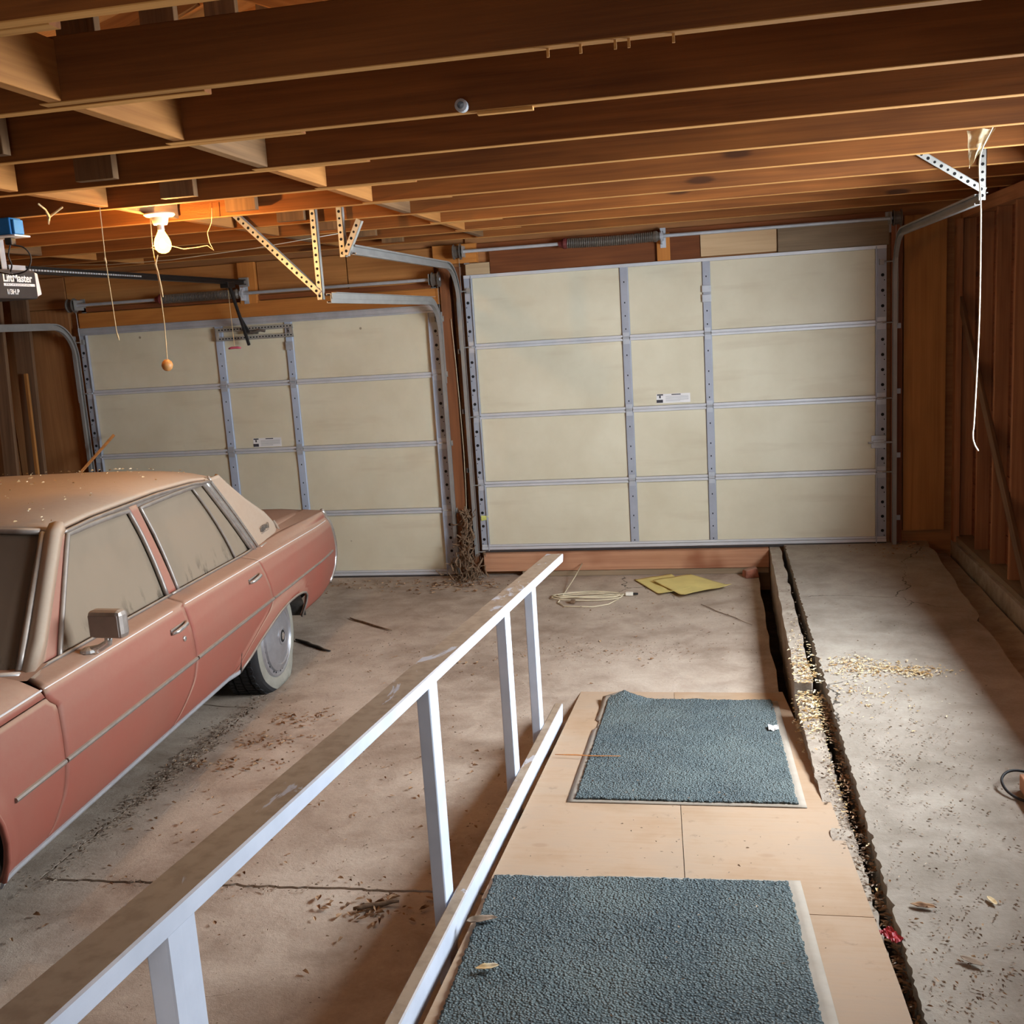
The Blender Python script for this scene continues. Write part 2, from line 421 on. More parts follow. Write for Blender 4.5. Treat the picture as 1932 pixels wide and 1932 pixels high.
M['windshield'] = dustglass('dust_filmed_windshield', (120, 104, 88), .9)
M['tyre'] = plain('black_tyre_rubber', (34, 33, 34), .85, 0, .2, bump=.2, scale=14)
M['whitewall'] = plain('dusty_whitewall', (140, 136, 124), .8, 0, .10, dust=.2, scale=9)
M['hub'] = plain('dusty_hubcap', (160, 160, 164), .35, .6, .08, dust=.3, scale=16)
M['underbody'] = plain('dark_underbody', (22, 20, 19), .95, 0, .2)
M['wheelwell'] = plain('dusty_wheelhouse', (84, 78, 72), .95, 0, .35, scale=10)
M['mirrorface'] = plain('dust_filmed_mirror', (140, 128, 120), .5, .3, .08, scale=10)

M['whiteplastic'] = plain('white_porcelain', (232, 226, 210), .4, 0, .04)
M['string'] = plain('tan_string', (206, 176, 128), .9, 0, .1)
M['cordwhite'] = plain('white_rope', (206, 198, 180), .8, 0, .06)
M['ball'] = plain('wooden_pull_ball', (186, 130, 72), .5, 0, .15, scale=30)
M['pink'] = plain('pink_red_plastic', (206, 92, 110), .5, 0, .06)
M['blue'] = plain('blue_carton', (22, 110, 176), .6, 0, .06)
M['label'] = plain('white_paper_label', (226, 224, 222), .7, 0, .04)
M['ink'] = plain('dark_print', (58, 56, 62), .8, 0, .06)
M['opener'] = plain('charcoal_opener_shell', (58, 56, 56), .5, .2, .1, dust=.4)
M['lens'] = plain('milky_light_lens', (226, 222, 216), .5, 0, .03)
M['letter'] = plain('silver_lettering', (226, 226, 226), .5, 0, .03)
M['yellowpaper'] = plain('yellow_paper', (226, 206, 128), .8, 0, .05, scale=5)
M['cable'] = plain('cream_cable', (214, 200, 168), .7, 0, .08)
M['blackcable'] = plain('black_cable', (24, 22, 22), .6, 0, .1)
M['brick'] = plain('broken_red_brick', (168, 108, 86), .95, 0, .2, bump=.5, dust=.4, scale=20)
M['twig'] = plain('dry_twig', (122, 96, 72), .9, 0, .25, scale=30)
M['straw'] = plain('dry_straw', (196, 150, 92), .9, 0, .2, scale=30)
M['orange_twig'] = plain('orange_pine_needle', (206, 134, 70), .9, 0, .15, scale=30)
M['redfoil'] = plain('red_wrapper_foil', (168, 34, 44), .45, .0, .15, scale=30)
M['plastic'] = None
def film():
    t = NT('dirty_plastic_film'); c = t.coord(); n = t.noise(c, 20, 5, .7, 1)
    t.set(lin((205, 190, 150)), .35, 0, t.bump(n, .9, .02), .6)
    tr = t.new('ShaderNodeBsdfTransparent'); mx = t.new('ShaderNodeMixShader'); mx.inputs[0].default_value = .55
    t.L(tr.outputs[0], mx.inputs[1]); t.L(t.p.outputs[0], mx.inputs[2]); t.L(mx.outputs[0], t.out.inputs[0]); return t.m
M['plastic'] = film()
def leafmat(name, a, b, c3):
    t = NT(name); c = t.coord((1, 1, 1), rnd=True); n = t.noise(c, 23, 2, .5); 
    return t.set(t.ramp(n, [(.32, lin(a)), (.5, lin(b)), (.68, lin(c3))]), .85, 0, None, .2)
M['leaf'] = leafmat('dry_brown_leaf', (92, 64, 44), (160, 124, 92), (196, 166, 132))
M['husk'] = leafmat('pale_seed_husk', (188, 150, 100), (222, 198, 152), (238, 224, 194))
M['chaff'] = leafmat('grey_floor_chaff', (112, 94, 78), (148, 128, 108), (184, 166, 146))
def emit(name, col, st):
    t = NT(name); t.p.inputs['Base Color'].default_value = (1, .9, .7, 1); t.p.inputs['Emission Color'].default_value = col; t.p.inputs['Emission Strength'].default_value = st; return t.m
M['filament'] = emit('hot_filament', (1.0, .52, .16, 1), FILAMENT_STRENGTH)
def bulbglass():
    t = NT('glowing_bulb_glass'); tr = t.new('ShaderNodeBsdfTransparent'); em = t.new('ShaderNodeEmission'); ad = t.new('ShaderNodeAddShader')
    em.inputs[0].default_value = (1, .62, .12, 1); em.inputs[1].default_value = 2.6
    t.L(tr.outputs[0], ad.inputs[0]); t.L(em.outputs[0], ad.inputs[1]); t.L(ad.outputs[0], t.out.inputs[0]); return t.m
M['bulb'] = bulbglass()

# ================================================================== STRUCTURE
def jag(mb, pts, z0, z1):
    """prism with polygon outline pts (x,y)"""
    n = len(pts); b = len(mb.v)
    mb.v += [(x, y, z0) for x, y in pts]+[(x, y, z1) for x, y in pts]
    mb.f.append(tuple(b+i for i in range(n))[::-1]); mb.f.append(tuple(b+n+i for i in range(n)))
    for i in range(n): mb.f.append((b+i, b+(i+1) % n, b+n+(i+1) % n, b+n+i))
    return mb
def jline(p, q, n, amp, seed):
    out = []
    d = Vector((q[0]-p[0], q[1]-p[1])); nn = Vector((-d.y, d.x)).normalized()
    for i in range(n+1):
        t = i/n; a = 0 if i in (0, n) else amp*(noise.noise(Vector((t*n*.37+seed*3.1, seed, 0)))*1.6+random.uniform(-.35, .35))
        out.append((p[0]+d.x*t+nn.x*a, p[1]+d.y*t+nn.y*a))
    return out

floor = MB().box((-5.6, -8.9, -.26), (2.9, .6, -.16)).build('floor', M['soil']); tag(floor, kind='structure', label='dusty cracked concrete garage floor with leaf litter')
# main floor in three slabs parted by ragged joints
cA = jline((-1.80, -4.66), (-1.74, -2.9), 90, .016, 1); cA2 = jline((-1.74, -2.9), (-3.1, -2.75), 30, .010, 2)+[(-3.1, .06)]
cB = jline((-1.80, -4.66), (1.06, -4.60), 130, .010, 3)
gp = .006
s1 = cA+cA2[1:]                                  # joint running along the car
polyL = [(-5.5, .06), (-5.5, -8.8), (1.06, -8.8)]+[(x, y-gp) for x, y in cB[::-1]]+[(x-gp, y) for x, y in s1[1:]]
polyR = [(x+gp, y+gp*.6) for x, y in s1]+[(1.04, .06)]+jline((1.04, .06), (1.05, -4.60), 30, .012, 8)[1:-1]+[(x, y+gp) for x, y in cB[::-1]][:-1]
jag(MB(), polyL, -.16, 0).build('concrete_slab', M['floor'], floor)
jag(MB(), polyR, -.16, .002).build('concrete_slab', M['floor'], floor)
# raised slab along the right wall
eL = jline((1.245, .06), (1.235, -8.8), 520, .009, 5); eR = jline((2.26, .06), (2.10, -3.4), 40, .022, 6)
jag(MB(), eL+[(2.12, -8.8)]+eR[::-1], -.16, .20).build('raised_slab', M['slab'], floor)
# old curb strip between ramp and raised slab
cl = jline((1.135, .05), (1.105, -3.2), 40, .006, 9)+jline((1.105, -3.2), (1.165, -8.8), 200, .006, 10)[1:]
cr_ = jline((1.212, .05), (1.185, -3.2), 44, .010, 11)+jline((1.185, -3.2), (1.218, -8.8), 300, .007, 12)[1:]
iL = next(i for i, p in enumerate(cl) if p[1] < -3.0); iR = next(i for i, p in enumerate(cr_) if p[1] < -3.0)
jag(MB(), cl[:iL]+cr_[:iR][::-1], -.16, .185).build('curb_strip', M['curb'], floor)
iL2 = next(i for i, p in enumerate(cl) if p[1] < -4.4); iR2 = next(i for i, p in enumerate(cr_) if p[1] < -4.4)
jag(MB(), cl[iL:iL2]+cr_[iR:iR2][::-1], -.16, .145).build('curb_strip', M['curb'], floor)
jag(MB(), cl[iL2:]+cr_[iR2:][::-1], -.16, .178).build('curb_strip', M['curb'], floor)
# low strip and second curb along the right wall
jag(MB(), jline((2.275, .05), (2.15, -3.4), 20, .006, 14)+[(2.15, -8.8), (2.385, -8.8)]+jline((2.385, -3.4), (2.40, .05), 20, .004, 15), -.16, .105).build('gutter_strip', M['curb'], floor)
jag(MB(), [(2.425, .05), (2.425, -8.8), (2.60, -8.8), (2.60, .05)], -.16, .205).build('wall_curb', M['curb'], floor)

# ---- front wall (garage doors)
wf = MB()
for a, b in (((-5.5, .03, 0), (-4.33, .12, 2.85)), ((-1.33, .05, 0), (-1.06, .12, 2.85)), ((1.96, .03, .0), (2.60, .12, 2.85)),
             ((-4.33, .03, 2.12), (-1.33, .12, 2.85)), ((-1.06, .03, 2.32), (1.96, .12, 2.85)), ((-1.06, .03, -.16), (1.96, .12, .20)), ((-4.33, .05, -.16), (-1.33, .12, .01))):
    wf.box(a, b)
wall_front = wf.build('wall_front', M['ply_dark']); tag(wall_front, kind='structure', label='wood framed wall around the two garage doors')
P = wall_front
bbox('header_board', (-4.32, -.035, 2.135), (-1.27, .03, 2.255), M['header'], P)
bbox('ledge_board', (-4.30, -.012, 2.262), (-1.27, .03, 2.30), M['header_dark'], P)
bbox('wall_panel', (-4.42, -.006, 2.305), (-2.90, .03, 2.555), M['ply_wall'], P)
bbox('wall_panel', (-2.74, -.006, 2.305), (-2.005, .03, 2.555), M['ply_wall'], P)
bbox('wall_panel', (-1.995, -.006, 2.255), (-1.31, .03, 2.555), M['ply_wall'], P)
bbox('spring_pad', (-2.89, -.042, 2.24), (-2.75, .03, 2.555), M['header'], P, 'z')
bbox('spring_pad', (-1.30, -.04, 2.425), (-.965, .03, 2.565), M['header'], P)
bbox('wall_panel', (-1.06, -.012, 2.32), (-.875, .03, 2.42), M['ply_pale'], P)
bbox('header_beam', (-.87, -.01, 2.325), (.685, .03, 2.50), M['header_dark'], P)
bbox('header_beam', (-1.0, -.004, 2.505), (1.98, .03, 2.56), M['header_dark'], P)
bbox('spring_pad', (.378, -.04, 2.335), (.472, .03, 2.53), M['header'], P, 'z')
bbox('wall_panel', (.69, -.014, 2.345), (1.222, .03, 2.52), M['ply_pale'], P)
bbox('weathered_board', (1.232, -.014, 2.335), (1.985, .03, 2.50), M['board_grey'], P)
bbox('jamb_board', (-1.262, -.05, .0), (-1.185, .05, 2.44), M['jamb'], P, 'z')
bbox('jamb_board', (-1.150, -.04, .0), (-1.105, .05, 2.40), M['jamb'], P, 'z')
bbox('jamb_board', (2.00, -.02, .2), (2.075, .03, 2.50), M['sheathdark'], P, 'z')
bbox('wall_panel', (2.085, -.016, .29), (2.368, .03, 2.52), M['ply_wall'], P, 'z')
bbox('corner_stud', (2.425, -.055, .2), (2.465, .03, 2.47), M['stud'], P, 'z')
bbox('wall_panel', (-5.06, -.016, .05), (-4.425, .03, 2.30), M['ply_dark'], P, 'z')
bbox('wall_panel', (-5.5, -.010, .05), (-5.07, .03, 2.55), M['ply_dark'], P, 'z')
bbox('wall_panel', (-4.95, -.012, 2.305), (-4.43, .03, 2.555), M['ply_dark'], P)

# ---- right wall with an unseen window opening
wr = MB()
for y0, y1, z0, z1 in ((-2.4, .12, .2, 2.85), (-8.8, -4.6, .2, 2.85), (-4.6, -2.4, 2.36, 2.85), (-4.6, -2.4, .2, 1.15)):
    wr.box((2.565, y0, z0), (2.62, y1, z1))
wall_right = wr.build('wall_right', M['sheathdark']); tag(wall_right, kind='structure', label='dark open-stud right wall with diagonal brace')
P = wall_right
for k in range(30):
    y = -.06-.415*k if k else .0
    if y < -8.7: break
    bbox('stud', (2.475, y-.019, .245), (2.563, y+.019, 1.10 if -4.65 < y < -2.35 else 2.47), M['stud'], P, 'z')
for y in (-2.36, -4.64): bbox('window_post', (2.44, y-.035, .245), (2.64, y+.035, 2.40), M['stud'], P, 'z')
bbox('window_lintel', (2.44, -4.68, 2.37), (2.64, -2.32, 2.47), M['stud'], P, 'y')
bbox('window_sill', (2.42, -4.60, 1.10), (2.66, -2.40, 1.15), M['stud'], P, 'y')
bbox('sill_plate', (2.445, -8.7, .206), (2.563, .02, .244), M['board_grey'], P, 'y')
bbox('top_plate', (2.46, -8.7, 2.472), (2.563, .02, 2.556), M['stud'], P, 'y')
board('diagonal_brace', (2.459, .30, 2.22), (2.459, -1.80, .26), .022, .085, M['leanboard'], P, (0, 0, 1))
for i, z in enumerate([.25+.19*k for k in range(12)]):      # horizontal siding boards seen between the studs
    for y0, y1 in ((-2.3, .02),):
        bbox('siding_board', (2.556, y0, z), (2.567, y1, z+.184), M['sheathdark'], P, 'y', .0015)

# ---- left wall and back wall
wl = MB().box((-5.6, -8.8, 0), (-5.5, .12, 2.85)).build('wall_left', M['sheathdark']); tag(wl, kind='structure', label='dark sheathed left wall')
for k in range(14): bbox('stud', (-5.498, -.06-.61*k-.019, .04), (-5.41, -.06-.61*k+.019, 2.47), M['stud'], wl, 'z')
bbox('sill_plate', (-5.498, -8.7, 0.001), (-5.39, .02, .038), M['stud'], wl, 'y'); bbox('top_plate', (-5.498, -8.7, 2.472), (-5.39, .02, 2.556), M['stud'], wl, 'y')
wb = MB()
for x0, x1, z0, z1 in ((-5.6, 0.02, 0, 2.85), (1.08, 2.62, 0, 2.85), (.02, 1.08, 0, .50), (.02, 1.08, 2.52, 2.85)): wb.box((x0, -8.8, z0), (x1, -8.72, z1))
wall_back = wb.build('wall_back', M['ply_pale']); tag(wall_back, kind='structure', label='back wall with the doorway to the house')
for x in (-.0, 1.10): bbox('door_casing', (x-.04, -8.715, .5), (x+.04, -8.69, 2.55), M['railpaint'], wall_back, 'z')

# ---- ceiling: sheathing on rafters, joists, blocking and web boards
RX = -1.44; RZ = 3.95; EZ = 2.80
def roofz(x): return lerp(RZ, EZ, abs(x-RX)/4.15)
cm = MB()
for xa, xb in ((-5.62, RX), (RX, 2.66)):
    za, zb = roofz(xa), roofz(xb)
    cm.hexa([(xa, -8.9, za), (xb, -8.9, zb), (xb, .2, zb), (xa, .2, za), (xa, -8.9, za+.04), (xb, -8.9, zb+.04), (xb, .2, zb+.04), (xa, .2, za+.04)])
for y in (.10, -8.84):   # gables
    cm.add([(-5.62, y, 2.80), (2.66, y, 2.80), (RX, y, RZ), (-5.62, y+.03, 2.80), (2.66, y+.03, 2.80), (RX, y+.03, RZ)], [(0, 1, 2), (5, 4, 3), (0, 3, 4, 1), (1, 4, 5, 2), (2, 5, 3, 0)])
ceiling = cm.build('ceiling', M['sheath']); tag(ceiling, kind='structure', label='open roof of bare timber joists, rafters and sheathing')
ZC = 2.56; JH = .152; JT = .038
ys = [-5.444+.61*k for k in range(-5, 9)]
for i, y in enumerate(ys):
    yy = y+JT/2
    dz = random.uniform(-.003, .003)
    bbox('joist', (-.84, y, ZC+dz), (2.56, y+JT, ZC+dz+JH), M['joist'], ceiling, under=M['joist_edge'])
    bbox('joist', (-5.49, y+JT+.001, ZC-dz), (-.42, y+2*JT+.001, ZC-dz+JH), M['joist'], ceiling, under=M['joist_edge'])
    if i < len(ys)-1:
        for j, x in enumerate((-.80, -1.80, -3.4)):
            o_ = random.uniform(-.008, .008)
            y0 = y+2*JT+.002 if x < -.82 or True else y+JT
            bbox('blocking', (x-.019+o_, y0, ZC+.004), (x+.019+o_, ys[i+1]-.001, ZC+.004+JH-.01), M['joist_light'] if (i+j) % 3 else M['web'], ceiling, 'y')
    bbox('web_board', (-1.515, y-.040, ZC+.012), (-1.36, y-.002, roofz(-1.44)-.2), M['web'], ceiling, 'z')
    # rafters
    for xe in (2.62, -5.58):
        s = 1 if xe > 0 else -1
        board('rafter', (RX+s*.02, yy-.02, RZ-.075), (xe, yy-.02, roofz(xe)-.075), .038, .14, M['sheath'], ceiling)
    for s in (1, -1):
        board('diagonal_web', (RX+s*.12, yy-.04, 3.55), (RX+s*2.1, yy-.04, ZC+.22), .03, .085, M['joist_light'], ceiling)

for x_, y_ in ((.422, -5.425), (.496, -5.428), (.573, -5.43), (.603, -5.43), (.70, -5.43)):
    MB().box((x_-.003, y_-.003, ZC-.018), (x_+.003, y_+.003, ZC+.001)).build('staple', M['joist_edge'], ceiling)
board('splinter', (.125, -4.815, ZC-.004), (.285, -4.812, ZC-.004), .026, .010, M['joist_edge'], ceiling)
MB().lathe([(.016, 0), (.018, .01), (.018, .03), (.010, .034), (.010, .002)], 16, Matrix.Translation((.09, -4.845, ZC+.012)) @ Matrix.Rotation(math.pi/2, 4, 'X')).build('pipe_stub', M['galv'], ceiling)

# ================================================================== GARAGE DOORS
def channel_track(name, X, side, path, parent, mat=M['galv_dark'], w=.052, d=.026):
    """C section swept along a path in the YZ plane; side = direction the mouth faces (+1/-1 in X)"""
    mb = MB(); t = .003
    prof = [(0, -w/2), (d, -w/2), (d, -w/2+.010), (d-t, -w/2+.010), (d-t, -w/2+t), (t, -w/2+t), (t, w/2-t), (d-t, w/2-t), (d-t, w/2-.010), (d, w/2-.010), (d, w/2), (0, w/2)]
    rings = []
    for i, (y, z) in enumerate(path):
        a = path[max(i-1, 0)]; b = path[min(i+1, len(path)-1)]
        tv = Vector((b[0]-a[0], b[1]-a[1])).normalized(); n = Vector((-tv.y, tv.x))
        rings.append([(X+side*p, y+n.x*q, z+n.y*q) for p, q in prof])
    k = len(prof)
    for r in rings: mb.v += r
    for i in range(len(rings)-1):
        for j in range(k): mb.f.append((i*k+j, i*k+(j+1) % k, (i+1)*k+(j+1) % k, (i+1)*k+j))
    mb.f.append(tuple(range(k))[::-1]); mb.f.append(tuple((len(rings)-1)*k+j for j in range(k)))
    return mb.build(name, mat, parent, recalc=True)
def arc_path(y0, z0, zc, r, yend, zend, n=12):
    pts = [(y0, z0), (y0, zc-r)]
    for i in range(1, n+1):
        a = math.pi/2*i/n; pts.append((y0-r+r*math.cos(a), zc-r+r*math.sin(a)))
    pts.append((yend, zend)); return pts

def garage_door(name, xo0, xi0, xi1, xo1, zb, stiles, label, strut):
    D = MB().box((xo0+.002, .002, zb+.01), (xo1-.002, .03, zb+2.132)).build(name, M['panel']); tag(D, kind='structure', label=label)
    sh = 2.134/4; xs = [xi0]+[v for s in stiles for v in s]+[xi1]
    holes = MB(); 
    for i in range(4):
        z0 = zb+i*sh; z1 = z0+sh
        for a, b in ((xs[0], xs[1]), (xs[2], xs[3]), (xs[4], xs[5])):
            pm = MB().box((-(b-a)/2+.004, -.004, -sh/2+.022), ((b-a)/2-.004, .004, sh/2-.022))
            pm.build('panel', M['panel'], D, Matrix.Translation(((a+b)/2, -.003, (z0+z1)/2)), bevel=.003)
        for k, (a, b) in enumerate(stiles):
            m = MB(); m.box((a, -.020, z0+.006), (b, .0, z1-.006)); m.box((a-.006, -.006, z0+.01), (b+.006, .0, z1-.01))
            st = m.build('centre_stile', M['stile_bright'] if strut else M['stile_steel'], D, bevel=.002)
            for q in (.12, .30, .48, .76): holes.box(((a+b)/2-.004, -.0208, z0+sh*q-.005), ((a+b)/2+.004, -.0195, z0+sh*q+.006))
        for (a, b, s) in ((xo0, xi0, 1), (xi1, xo1, -1)):
            m = MB(); m.box((a, -.024, z0+.004), (b, .0, z1-.004))
            e = b if s > 0 else a
            m.box((e-.004, -.034, z0+.004), (e+.004, -.0, z1-.004))
            m.build('end_stile', M['stile_steel'], D, bevel=.0015)
            for q in ((.22, .42, .62) if i == 3 else (.18, .38, .58, .78)):
                cx = lerp(a, b, .38 if s > 0 else .62)
                holes.lathe([(.0115, 0), (.0115, .002)], 12, Matrix.Translation((cx, -.0242, z0+sh*q)) @ Matrix.Rotation(math.pi/2, 4, 'X'))
                holes.lathe([(.004, 0), (.004, .002)], 8, Matrix.Translation((cx-s*.012, -.0242, z0+sh*q-.035)) @ Matrix.Rotation(math.pi/2, 4, 'X'))
        if i > 0:
            segs = [(xi0, stiles[0][0]), (stiles[0][1], stiles[1][0]), (stiles[1][1], xi1)]
            for a, b in segs:
                m = MB(); m.box((a, -.026, z0+.002), (b, 0, z0+.021)); m.box((a, -.026, z0-.021), (b, 0, z0-.002)); m.box((a, -.015, z0-.004), (b, 0, z0+.004))
                m.build('rib', M['rib'], D, bevel=.003)
            for a, b in ((xo0+.006, xi0-.004), (xi1+.004, xo1-.006)) + tuple((s[0]+.004, s[1]-.004) for s in stiles):
                m = MB(); m.box((a, -.029, z0-.045), (b, -.02, z0-.006)); m.box((a, -.029, z0+.004), (b, -.02, z0+.04)); 
                m.tube([(a, -.032, z0), (b, -.032, z0)], .009, 8)
                m.build('hinge', M['galv'], D)
    # top and bottom rails
    MB().box((xo0, -.03, zb+2.112), (xo1, .0, zb+2.136)).build('top_rail', M['rib'], D, bevel=.002)
    m = MB(); m.box((xo0, -.032, zb+.012), (xo1, 0, zb+.034)); m.box((xo0, -.026, zb+.036), (xo1, 0, zb+.052)); m.build('bottom_rail', M['rib'], D, bevel=.003)
    MB().box((xo0, -.03, zb-.008), (xo1, .02, zb+.012)).build('bottom_seal', M['rubber_seal'], D, bevel=.004)
    h = holes.build('stile_holes', M['hole'], D); h['kind'] = 'stuff'
    # rollers
    for i in range(5):
        z = zb+i*sh if i < 4 else zb+2.02
        for x, s in ((xo0, -1), (xo1, 1)):
            m = MB().tube([(x-s*.03, -.045, z), (x+s*.05, -.045, z)], .005, 8); m.lathe([(.022, -.006), (.022, .006)], 14, Matrix.Translation((x+s*.045, -.045, z)) @ Matrix.Rotation(math.pi/2, 4, 'Y'))
            m.box((x-s*.05, -.05, z-.02), (x-s*.02, -.02, z+.02)) if i == 4 else None
            m.build('roller', M['galv_dark'], D)
    return D

doorR = garage_door('door_1', -1.078, -1.021, 1.897, 1.968, .197, ((.100, .155), (.697, .748)), 'cream right garage door raised on a timber beam', False)
doorL = garage_door('door_2', -4.347, -4.284, -1.375, -1.298, .004, ((-3.148, -3.085), (-2.553, -2.496)), 'cream left garage door behind the red car', True)
# left door extras: top strut, perforated operator bracket
m = MB(); m.box((-4.34, -.046, 2.076), (-1.30, -.03, 2.092)); m.box((-4.34, -.042, 2.092), (-1.30, -.03, 2.120)); m.box((-4.34, -.046, 2.120), (-1.30, -.03, 2.132))
m.build('top_strut', M['galv'], doorL, bevel=.002)
m = MB()
for z in (1.975, 2.045):
    m.box((-3.125, -.052, z-.012), (-2.475, -.044, z+.016)); m.box((-3.125, -.052, z-.014), (-2.475, -.03, z-.010))
m.box((-3.125, -.05, 1.96), (-3.10, -.044, 2.062)); m.box((-2.50, -.05, 1.96), (-2.475, -.044, 2.062))
br = m.build('operator_bracket', M['perf'], doorL)
m = MB()
for z in (1.977, 2.047):
    for k in range(24): m.box((-3.10+k*.0262, -.0526, z-.004), (-3.10+k*.0262+.013, -.0515, z+.005))
hh = m.build('bracket_slots', M['hole'], br); hh['kind'] = 'stuff'
m = MB().tube([(-2.86, -.07, 2.02), (-2.80, -.075, 2.01), (-2.74, -.07, 2.03), (-2.70, -.06, 2.02)], .012, 8); m.box((-2.88, -.07, 2.0), (-2.76, -.052, 2.035))
m.build('arm_clevis', M['spring'], br, smooth=False)
def sticker(D, x0, x1, z0, z1):
    s = MB().box((x0, -.0085, z0), (x1, -.0074, z1)).build('warning_label', M['label'], D)
    m = MB(); w = x1-x0; h = z1-z0
    m.box((x0+.0*w, -.0092, z0+.05*h), (x0+.19*w, -.0084, z0+.38*h)); m.box((x0+.02*w, -.0092, z1-.16*h), (x0+.2*w, -.0084, z1-.02*h)); m.box((x0+.08*w, -.0092, z1-.45*h), (x0+.13*w, -.0084, z1-.18*h))
    m.box((x0+.45*w, -.0092, z1-.14*h), (x0+.72*w, -.0084, z1-.04*h))
    m.build('print', M['ink'], s)
    m = MB()
    for k in range(5): m.box((x0+.27*w, -.0089, z1-(.30+.13*k)*h), (x0+(.95 if k < 4 else .7)*w, -.0084, z1-(.26+.13*k)*h))
    m.build('fine_print', M['hub'], s)
sticker(doorR, .333, .582, 1.300, 1.368); sticker(doorL, -2.925, -2.682, 1.098, 1.170)
# slide lock of the right door, bracket on its right stile of the left, yellow tape flag
m = MB(); m.box((1.862, -.04, .905), (1.965, -.026, .997)); m.box((1.872, -.05, .93), (1.95, -.038, .965)); m.build('slide_lock', M['galv'], doorR, bevel=.003)
MB().tube([(1.84, -.046, .947), (2.02, -.046, .947)], .007, 8).build('lock_bolt', M['galv'], doorR)
MB().box((.690, -.030, 2.02), (.755, -.021, 2.075)).build('stile_bracket', M['galv'], doorR, bevel=.003)
MB().box((.690, -.030, 2.09), (.755, -.021, 2.14)).build('stile_bracket', M['galv'], doorR, bevel=.003)
MB().box((-2.556, -.030, 1.86), (-2.492, -.021, 1.925)).build('stile_bracket', M['galv'], doorL, bevel=.003)
MB().add([(-1.066, -.036, .488), (-1.008, -.03, .482), (-1.022, -.032, .452), (-1.066, -.036, .445)], [(0, 1, 2, 3)]).build('tape_flag', plain('yellow_green_tape', (206, 208, 110), .6), doorR, solid=.001)

# ---- tracks
def tracks(xl, xr, zt, z0, r, yend, lab, zl_end=None):
    out = []
    for x, s, side in ((xl, 1, 'left'), (xr, -1, 'right')):
        ze = zt if zl_end is None else zl_end
        e = empty('door_track', (x, -.06, z0), 0, lab[0 if side == 'left' else 1], 'door track', 'garage door tracks')
        channel_track('curved_rail', x, s, arc_path(-.058, z0, zt, r, yend, ze), e)
        xx = x-s*.004
        mm = MB(); mm.box((min(xx, xx-s*.003), yend, zt-.004), (max(xx, xx-s*.003), -.32, zt+.030)); mm.box((min(xx-s*.003, xx-s*.03), yend, zt+.027), (max(xx-s*.003, xx-s*.03), -.32, zt+.030))
        mm.build('angle_iron', M['galv_dark'], e)
        mm = MB(); mm.box((min(x-s*.006, x-s*.002), -.085, zt-.62), (max(x-s*.006, x-s*.002), -.01, zt-.08)); mm.build('flag_bracket', M['galv_dark'], e)
        for k in range(4):
            z = z0+.22+k*.46
            MB().box((min(x-s*.032, x), -.04, z-.018), (max(x-s*.032, x), -.032, z+.018)).build('wall_clip', M['galv'], e)
        out.append(e)
    return out
tracks(-1.125, 2.03, 2.40, .17, .30, -2.40, ('galvanised track on the left side of the right door', 'galvanised track on the right side of the right door beside the wall'))
tracks(-4.385, -1.262, 2.155, .03, .26, -2.40, ('galvanised track at the far left of the left door', 'galvanised track on the right side of the left door, ending at the gold-lit hanger'))

# ---- torsion bars
def torsion(x0, x1, z, xs0, xs1, label, sag):
    e = empty('torsion_bar', ((x0+x1)/2, -.1, z), 0, label, 'torsion bar', 'garage door torsion bars')
    MB().tube([(x0, -.1, z), (x1, -.1, z)], .0125, 12).build('shaft', M['galv'], e, smooth=True, sharp=40)
    pts = []; n = 46
    sm_ = MB(); seg = 46*10
    for i in range(seg+1):
        t = i/seg; a = 2*math.pi*n*t; x = lerp(xs0, xs1, t); rr = .030
        dz = -sag*math.sin(math.pi*t)
        pts.append((x, -.1+rr*math.sin(a), z+dz+rr*math.cos(a)))
    sm_.tube(pts, .0068, 5); sm_.tube([(lerp(xs0, xs1, i/10), -.1, z-sag*math.sin(math.pi*i/10)) for i in range(11)], .026, 12); sm_.build('spring', M['spring'], e, smooth=True)
    for x, s in ((xs0, -1), (xs1, 1)):
        MB().lathe([(.026, 0), (.038, .012), (.040, .03), (.026, .05), (.020, .07)], 16, Matrix.Translation((x-s*.01, -.1, z)) @ Matrix.Rotation(s*math.pi/2, 4, 'Y')).build('winding_cone', M['redpaint'] if x == xs0 else M['spring'], e)
    for x, s in ((x0+.035, 1), (x1-.035, -1)):
        MB().lathe([(.02, -.03), (.055, -.028), (.055, -.022), (.045, -.018), (.045, .018), (.058, .022), (.058, .028), (.02, .03)], 20, Matrix.Translation((x, -.1, z)) @ Matrix.Rotation(math.pi/2, 4, 'Y')).build('cable_drum', M['spring'], e)
        m = MB(); xb = x+s*.045
        m.box((xb-.003, -.14, z-.04), (xb+.003, -.0, z+.04)); m.box((xb-.02, -.012, z-.09), (xb+.02, -.006, z+.05)); m.build('end_bearing_plate', M['galv_dark'], e)
        MB().tube([(x, -.055, z-.04), (x, -.05, z-.30)], .002, 5).build('lift_cable', M['galv_dark'], e)
    m = MB(); m.box((xs1+.055, -.13, z-.055), (xs1+.061, -.04, z+.045)); m.box((xs1+.045, -.046, z-.08), (xs1+.085, -.041, z+.06)); m.lathe([(.034, -.012), (.034, .012)], 16, Matrix.Translation((xs1+.058, -.1, z)) @ Matrix.Rotation(math.pi/2, 4, 'Y'))
    m.build('centre_bracket', M['galv'], e)
    return e
torsion(-1.13, 2.06, 2.505, -.27, .36, 'torsion bar with sagging spring above the right garage door', .006)
torsion(-4.36, -1.24, 2.318, -3.52, -2.90, 'torsion bar with spring above the left garage door', .0)

